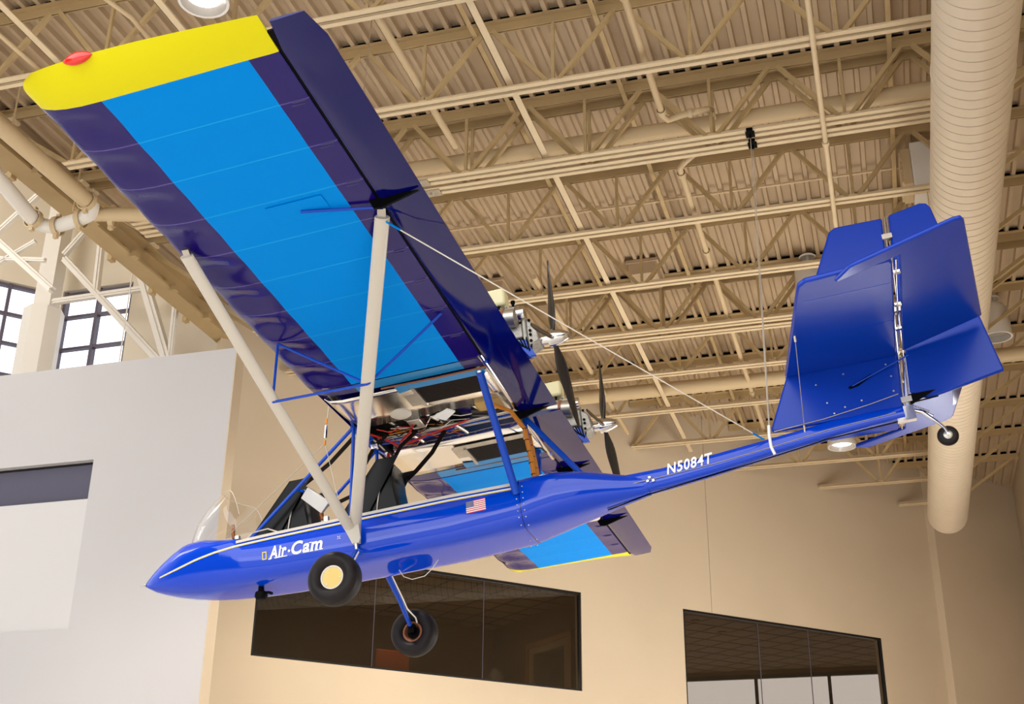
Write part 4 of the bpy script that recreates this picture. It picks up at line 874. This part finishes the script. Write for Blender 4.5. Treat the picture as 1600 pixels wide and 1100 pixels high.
# ---- engines and propellers
for side in (-1, 1):
    y = side*1.02; tagn = 'near' if side < 0 else 'far'
    m = MB(); m.box(3.98, 4.26, y-0.12, y+0.12, 1.16, 1.30); m.box(4.02, 4.24, y-0.10, y+0.10, 1.12, 1.16); eng = P(m, 'engine', M['cast'], None, 0.012, 'grey two-cylinder engine, the '+tagn+' one')
    m = MB()
    for k in range(2):
        c = (4.05+0.13*k, y, 1.30); m.lathe([(0.075, 0), (0.08, 0.01), (0.08, 0.14), (0.06, 0.15), (0, 0.15)], c, (0, 0, 1), 20)
    P(m, 'cylinder', M['cast'], eng)
    m = MB(); m.box(3.97, 4.25, y-0.085, y+0.085, 1.44, 1.50)
    for k in range(6): m.box(3.98+0.045*k, 4.0+0.045*k, y-0.09, y+0.09, 1.50, 1.515)
    P(m, 'cylinder_head', M['cast'], eng, 0.008)
    m = MB()
    for k in range(2): m.lathe([(0.012, 0), (0.012, 0.05), (0.02, 0.05), (0.02, 0.075), (0, 0.075)], (4.05+0.13*k, y-0.03, 1.51), (0, 0, 1), 10)
    P(m, 'spark_plug', M['matteblack'], eng)
    m = MB(); m.box(4.26, 4.30, y-0.14, y+0.12, 1.05, 1.37); m.prism([(4.30, y-0.13, 1.06), (4.30, y-0.13, 1.33), (4.38, y-0.13, 1.25), (4.40, y-0.13, 1.10)], (0, 0.2, 0)); gb = P(m, 'gearbox', M['cast'], eng, 0.012)
    m = MB()
    for yy, zz in ((-0.135, 1.10), (-0.135, 1.2), (-0.135, 1.3), (-0.135, 1.16)): m.lathe([(0, 0.012), (0.012, 0.01), (0.014, 0)], (4.33, y+yy, zz), (0, -1, 0), 8)
    P(m, 'gearbox_bolt', M['matteblack'], gb)
    m = MB(); m.tube([(3.98, y-0.16, 1.37), (3.99, y-0.16, 1.37), (4.22, y-0.16, 1.34), (4.24, y-0.16, 1.34)], [0.03, 0.085, 0.085, 0.05], 20); m.tube([(4.0, y-0.1, 1.30), (4.0, y-0.17, 1.28)], 0.028, 10); mf = P(m, 'exhaust_muffler', M['alu'], eng)
    m = MB(); m.lathe([(0.086, 0), (0.089, 0.002), (0.089, 0.028), (0.086, 0.03)], (4.10, y-0.16, 1.357), (1, 0, -0.13), 20); P(m, 'heat_band', M['rust'], mf)
    m = MB(); m.tube([(4.22, y-0.13, 1.38), (4.30, y-0.13, 1.38)], [0.075, 0.07], 18); P(m, 'airbox', M['chrome'], eng)
    m = MB(); m.box(3.90, 4.12, y-0.07, y+0.09, 1.56, 1.73); tk = P(m, 'coolant_tank', M['tank'], eng, 0.025, 'cream plastic coolant tank')
    m = MB(); m.lathe([(0.02, 0), (0.024, 0.02), (0.0, 0.025)], (3.97, y, 1.73), (0, 0, 1), 12); m.tube([(3.94, y, 1.735), (4.01, y, 1.76), (4.06, y, 1.735)], 0.005, 6); P(m, 'tank_cap', M['matteblack'], tk)
    m = MB()
    for k in range(5): m.tube([(3.90+0.02*k, y-0.03*k+0.04, 1.56), (3.93+0.03*k, y-0.05, 1.50-0.01*k), (4.0+0.02*k, y-0.09, 1.49)], 0.008, 6)
    P(m, 'coolant_hose', M['alu'], eng)
    m = MB(); m.bar((3.88, y-0.1, 1.03), (4.30, y-0.12, 1.10), 0.05, 0.05); m.bar((3.88, y+0.1, 1.03), (4.30, y+0.1, 1.10), 0.05, 0.05); m.prism([(4.18, y-0.15, 1.14), (4.30, y-0.15, 1.08), (4.36, y-0.15, 0.95), (4.30, y-0.15, 0.95)], (0, 0.03, 0)); P(m, 'engine_mount', M['bluetube'], eng)
    m = MB()
    for k in range(4): m.tube([(4.2+0.03*k, y-0.14, 1.14), (4.25+0.02*k, y-0.16, 1.06-0.02*k), (4.33, y-0.12, 1.01+0.02*k)], 0.007, 6)
    P(m, 'carburettor_cable', [M['matteblack'], M['orange']][0], eng)
    # propeller
    hz = 1.152
    m = MB(); m.tube([(4.38, y, hz), (4.46, y, hz)], 0.045, 18); pr = P(m, 'propeller', M['chrome'], None, 0, 'three-bladed propeller, the '+tagn+' one')
    m = MB(); m.lathe([(0.078, 0), (0.080, 0.02), (0.075, 0.06), (0.06, 0.12), (0.035, 0.17), (0.0, 0.19)], (4.46, y, hz), (1, 0, 0), 28); m.lathe([(0, 0.0), (0.078, 0)], (4.46, y, hz), (1, 0, 0), 28); P(m, 'spinner', M['chrome'], pr)
    a0 = math.radians(79.5 if side < 0 else 73.0)
    for k in range(3):
        t = a0-k*2*math.pi/3; rd = Vector((0, math.cos(t), math.sin(t))); tg = Vector((0, -math.sin(t), math.cos(t))); ax = Vector((1, 0, 0)); rings = []
        for i in range(15):
            f = i/14; r_ = 0.03+0.86*f; ch = [0.035, 0.045, 0.075, 0.105, 0.122, 0.128, 0.125, 0.12, 0.113, 0.106, 0.098, 0.09, 0.08, 0.065, 0.03][i]; tw = math.radians(52-36*f); th = 0.018*(1-0.75*f)+0.003 if i > 1 else 0.018
            cd = tg*math.cos(tw)+ax*math.sin(tw); nn = rd.cross(cd); c = Vector((4.50, y, hz))+rd*r_
            rings.append([c+cd*ch*0.5*math.cos(2*math.pi*j/14)+nn*th*math.sin(2*math.pi*j/14) for j in range(14)])
        m = MB(); m.loft(rings); P(m, 'blade', M['carbon'], pr)

# ---- landing gear
for side in (-1, 1):
    lg = tubepart('landing_gear_leg', [(2.34, side*0.33, -0.165), (2.345, side*0.38, -0.20), (2.37, side*0.62, -0.395), (2.375, side*0.86, -0.58)], [0.032, 0.030, 0.023, 0.022], M['bluetube'])
    tubepart('brake_line', [(2.375, side*0.38, -0.19), (2.40, side*0.60, -0.37), (2.405, side*0.72, -0.46), (2.45, side*0.82, -0.53), (2.44, side*0.88, -0.56)], 0.008, M['offwhite'], lg, 6)
    c = (2.376, side*0.975, -0.632); R_ = 0.228
    m = MB(); prof = [(0.098, -0.055), (0.105, -0.075), (0.135, -0.098), (0.165, -0.104), (0.195, -0.095), (0.216, -0.070), (0.222, -0.058)]
    tr = []
    for k in range(-5, 6):
        w0 = 0.0105*k; tr += [(R_-0.0002*k*k, w0-0.004), (R_-0.0002*k*k, w0+0.003), (R_-0.008-0.0002*k*k, w0+0.0035), (R_-0.008-0.0002*k*k, w0+0.006)]
    full = prof+tr+[(r, -h) for r, h in reversed(prof)]
    m.lathe(full, c, (0, 1, 0), 64); wh = P(m, 'main_wheel', M['rubber'])
    m = MB(); m.lathe([(0.0, side*0.060), (0.086, side*0.062), (0.088, side*0.058)], c, (0, 1, 0), 40); hc = P(m, 'hub_cap', M['hubyellow'], wh, 0, 'cream hub cap')
    m = MB(); m.lathe([(0.086, side*0.058), (0.092, side*0.068), (0.104, side*0.066), (0.108, side*0.05)], c, (0, 1, 0), 40); P(m, 'rim', M['offwhite'], wh)
    for k in range(3):
        t = math.radians(90+120*k+20); mm = MB(); mm.lathe([(0, side*0.067), (0.006, side*0.066), (0.007, side*0.06)], (c[0]+0.074*math.cos(t), c[1], c[2]+0.074*math.sin(t)), (0, 1, 0), 8); P(mm, 'cap_screw', M['alu'], wh)
    m = MB(); m.lathe([(0.106, -side*0.05), (0.098, -side*0.066), (0.082, -side*0.064), (0.062, -side*0.03), (0.062, side*0.03)], c, (0, 1, 0), 40); P(m, 'brake_drum', M['rust'], wh)
    m = MB(); m.lathe([(0.0, -side*0.028), (0.062, -side*0.025)], c, (0, 1, 0), 24); m.tube([(c[0], side*0.86, c[2]+0.045), (c[0], side*0.93, c[2])], 0.022, 10); m.box(c[0]-0.03, c[0]+0.03, min(side*0.87, side*0.93), max(side*0.87, side*0.93), c[2]-0.02, c[2]+0.06); P(m, 'brake_caliper', M['matteblack'], wh)
m = MB(); m.bar((2.35, -0.385, -0.19), (2.40, -0.42, -0.235), 0.03, 0.05); P(m, 'leg_clamp', M['bluetube'])

# ---- tail
def plate(poly, thick, name, mt, parent=None, zfun=None, label=None):   # poly in (x,z) at y=0
    m = MB(); m.prism([(x, -thick/2, z) for x, z in poly], (0, thick, 0)); return P(m, name, mt, parent, thick*0.35, label)
fin = plate([(6.14, 0.335), (6.145, 0.30), (7.275, 0.285), (7.515, 2.185), (7.08, 2.20), (7.02, 2.165), (6.985, 2.09)], 0.05, 'fin', M['bluefab'])
plate([(7.36, 0.42), (7.575, 2.20), (7.87, 2.255), (7.93, 2.24), (7.955, 2.19), (8.158, 0.455), (7.50, 0.33)], 0.042, 'rudder', M['bluefab'])
m = MB(); m.tube([(7.275, -0.02, 0.2), (7.30, -0.02, 0.45), (7.535, -0.02, 2.185)], 0.011, 10); m.tube([(7.325, 0.0, 0.25), (7.35, 0.0, 0.45), (7.56, 0, 2.185)], 0.009, 10); hp = P(m, 'tail_post', M['chrome'])
for x_, z_ in ((7.30, 0.33), (7.41, 1.2), (7.50, 1.95)):
    m = MB(); m.box(x_-0.03, x_+0.06, -0.045, -0.02, z_, z_+0.05); P(m, 'hinge', M['alu'], hp)
m = MB()
for x_, z_ in ((6.60, 0.66), (6.85, 0.71), (7.22, 0.72), (6.66, 0.47), (6.7, 0.36), (7.24, 0.60), (6.95, 0.43), (7.23, 0.46), (6.8, 0.40)): m.lathe([(0, 0.008), (0.008, 0.006), (0.009, 0)], (x_, -0.026, z_), (0, -1, 0), 8)
P(m, 'fin_screw', M['alu'], fin)
m = MB(); m.prism([(6.86, -0.027, 0.575), (6.93, -0.027, 0.60), (7.08, -0.027, 0.66), (7.10, -0.027, 0.645), (6.95, -0.027, 0.568), (6.88, -0.027, 0.555)], (0, -0.002, 0)); P(m, 'cable_slot', M['matteblack'], fin)
m = MB(); m.tube([(6.90, -0.04, 0.575), (7.15, -0.055, 0.66), (7.42, -0.07, 0.745)], 0.007, 8); P(m, 'elevator_pushrod', M['bluetube'])
m = MB(); m.tube([(6.16, -0.032, 0.30), (6.6, -0.034, 0.325), (7.0, -0.036, 0.375), (7.26, -0.036, 0.42)], 0.004, 6); P(m, 'fin_base_edge', M['alu'], fin)
ST = 0.81
def tail_half(side):
    th = 0.045
    def el(x, y): return (x, side*y, ST+0.196*(x-7.36))
    m = MB(); po = [(6.352, 0.02), (6.575, 1.50), (6.60, 1.64), (6.66, 1.70), (7.31, 1.745), (7.33, 1.70), (7.33, 0.02)]
    m.prism([(x, side*y, ST-th/2) for x, y in po], (0, 0, th)); sb = P(m, 'stabilizer', M['bluefab'], None, 0.015)
    m = MB(); po = [(7.385, 0.06), (7.385, 1.775), (6.90, 1.745), (6.875, 1.765), (7.0, 1.90), (7.80, 1.98), (7.86, 1.96), (7.885, 1.90), (8.09, 0.15)]
    v = [Vector(el(x, y)) for x, y in po]; m.prism([p-Vector((0, 0, 0.018)) for p in v], (0, 0, 0.036)); ev = P(m, 'elevator', M['bluefab'], None, 0.012)
    m = MB(); m.tube([(7.355, side*0.03, ST-0.012), (7.355, side*1.74, ST-0.014)], 0.008, 10); P(m, 'hinge_tube', M['chrome'], sb)
    for y_ in (0.55, 1.0, 1.55):
        m = MB(); m.box(7.33, 7.385, side*y_-0.02, side*y_+0.02, ST-0.036, ST-0.018); P(m, 'hinge', M['chrome'], sb)
    m = MB(); m.tube([(6.50, side*0.01, ST-0.024), (6.60, side*0.01, ST-0.024)], 0.001, 4)
    m = MB(); m.bar((6.62, side*1.38, ST-0.0235), (7.32, side*1.38, ST-0.0235), 0.008, 0.003); m.bar((6.52, side*0.72, ST-0.0235), (7.32, side*0.72, ST-0.0235), 0.006, 0.003); P(m, 'rib_tape', M['bluep'], sb)
    if side > 0:
        m = MB(); p = [el(x, y) for x, y in ((7.86, 1.25), (7.87, 1.62), (7.90, 1.62), (7.95, 1.25))]; m.prism([Vector(q)-Vector((0, 0, 0.021)) for q in p], (0, 0, 0.004)); P(m, 'trim_tab_gap', M['navytrim'], ev)
    m = MB(); m.tube([(6.505, side*0.80, ST-0.03), (6.42, side*0.06, 0.24)], 0.0035, 6); b_ = P(m, 'tail_bracing_wire', M['alu'])
    m = MB(); m.tube([(6.505, side*0.82, ST+0.0), (6.503, side*0.78, ST-0.06)], 0.012, 8); m.tube([(6.425, side*0.1, 0.28), (6.418, side*0.05, 0.21)], 0.010, 8); P(m, 'turnbuckle', M['chrome'], b_)
tail_half(-1); tail_half(1)
m = MB(); m.box(7.20, 7.36, -0.03, 0.03, 0.17, 0.30); m.tube([(7.30, 0.0, 0.28), (7.42, 0.0, 0.225), (7.50, 0.0, 0.13), (7.56, -0.03, 0.03), (7.57, -0.035, -0.03)], [0.02, 0.016, 0.014, 0.014, 0.014], 10); m.tube([(7.28, 0.03, 0.29), (7.42, 0.02, 0.25), (7.50, 0.02, 0.18)], 0.01, 8); m.tube([(7.57, -0.055, -0.03), (7.57, 0.04, -0.03)], 0.012, 8)
for k in range(10): m.lathe([(0.008, -0.003), (0.012, 0), (0.008, 0.003)], (7.36+0.012*k, -0.03, 0.285-0.008*k), (1, 0, -0.6), 8)
tw_ = P(m, 'tail_wheel_arm', M['chrome'])
m = MB(); c = (7.57, 0.0, -0.03); m.lathe([(0.03, -0.03), (0.06, -0.034), (0.076, -0.026), (0.088, -0.01), (0.088, 0.01), (0.076, 0.026), (0.06, 0.034), (0.03, 0.03)], c, (0, 1, 0), 40); P(m, 'tail_tyre', M['rubber'], tw_)
m = MB(); m.lathe([(0, -0.036), (0.032, -0.035), (0.040, -0.03), (0.042, -0.02)], c, (0, 1, 0), 24); P(m, 'tail_wheel_hub', M['alu'], tw_)
m = MB(); m.prism([(7.34, -0.03, 0.40), (7.34, -0.03, 0.30), (7.56, -0.12, 0.36)], (0, 0.012, 0)); m.prism([(7.34, -0.03, 0.31), (7.40, -0.10, 0.29), (7.58, -0.02, 0.33)], (0, 0, 0.01)); P(m, 'rudder_horn', M['matteblack'])
# bracing wire from strut top to tail boom
m = MB(); m.tube([(3.88, -3.44, 1.05), (6.06, -0.10, 0.22)], 0.005, 6); bw = P(m, 'bracing_wire', M['offwhite'])
for t0, t1 in ((0.0, 0.03), (0.965, 1.0)):
    m = MB(); p = Vector((3.88, -3.44, 1.05)); q = Vector((6.06, -0.10, 0.22)); m.tube([p.lerp(q, t0), p.lerp(q, t1)], 0.008, 8); P(m, 'wire_sleeve', M['sky'], bw)
m = MB(); m.tube([(4.75, 0.0, 0.0), (3.0, 3.3, 1.10)], 0.003, 6)
m = MB(); m.tube([(5.9, -0.05, 0.09), (4.2, 0.9, -0.2)], 0.0025, 6); 
m = MB(); m.tube([(6.128, -0.09, 0.34), (6.115, -0.095, 0.24), (6.112, -0.09, 0.14), (6.13, -0.07, 0.075)], 0.014, 10); P(m, 'hoist_sleeve', M['white'], label='white sleeve around the tail boom')

# ---- suspension cables (top-level things)
def world_cable(name, pts, r, mt, label):
    m = MB(); pts = [Vector(p) for p in pts]; o = pts[0]; m.tube([p-o for p in pts], r, 8); q = m.build(name, mt); q.location = o; return tag(q, label, 'cable', 'suspension cables')
def pw(x, y, z): return PX @ Vector((x, y, z))
world_cable('suspension_cable', [W(-1.02, 13.66, BZ-0.07), pw(6.128, -0.09, 0.34)], 0.004, M['strut'], 'thin steel cable from the front black clamp down to the tail boom')
world_cable('suspension_cable', [W(-1.02, 13.91, BZ-0.07), pw(6.134, -0.085, 0.34)], 0.004, M['strut'], 'thin steel cable from the rear black clamp down to the tail boom')
ap = pw(2.05, -0.32, 1.03)
f = bpy.data.objects.new('suspension_bridle', None); COL.objects.link(f); f.location = ap; tag(f, 'thin nose suspension bridle with turnbuckle and two legs to the cockpit sides', 'cable', 'suspension cables')
def br_(name, a_, b_, r, mt):
    m = MB(); m.tube([a_-ap, b_-ap], r, 8); o = m.build(name, mt, f); return o
br_('hoist_wire', ap, ap+Vector((0.15, -0.05, 4.0))*1.34, 0.004, M['alu'])
br_('front_leg', ap+Vector((0, 0, -0.08)), pw(1.0, -0.30, 0.2), 0.0035, M['alu']); br_('rear_leg', ap+Vector((0, 0, -0.08)), pw(2.22, -0.36, 0.12), 0.0035, M['alu'])
br_('turnbuckle', ap+Vector((0, 0, -0.03)), ap+Vector((0, 0, 0.10)), 0.014, M['chrome'])
for dz in (-0.10, 0.12): br_('copper_sleeve', ap+Vector((0, 0, dz)), ap+Vector((0, 0, dz+0.05)), 0.010, M['orange'])
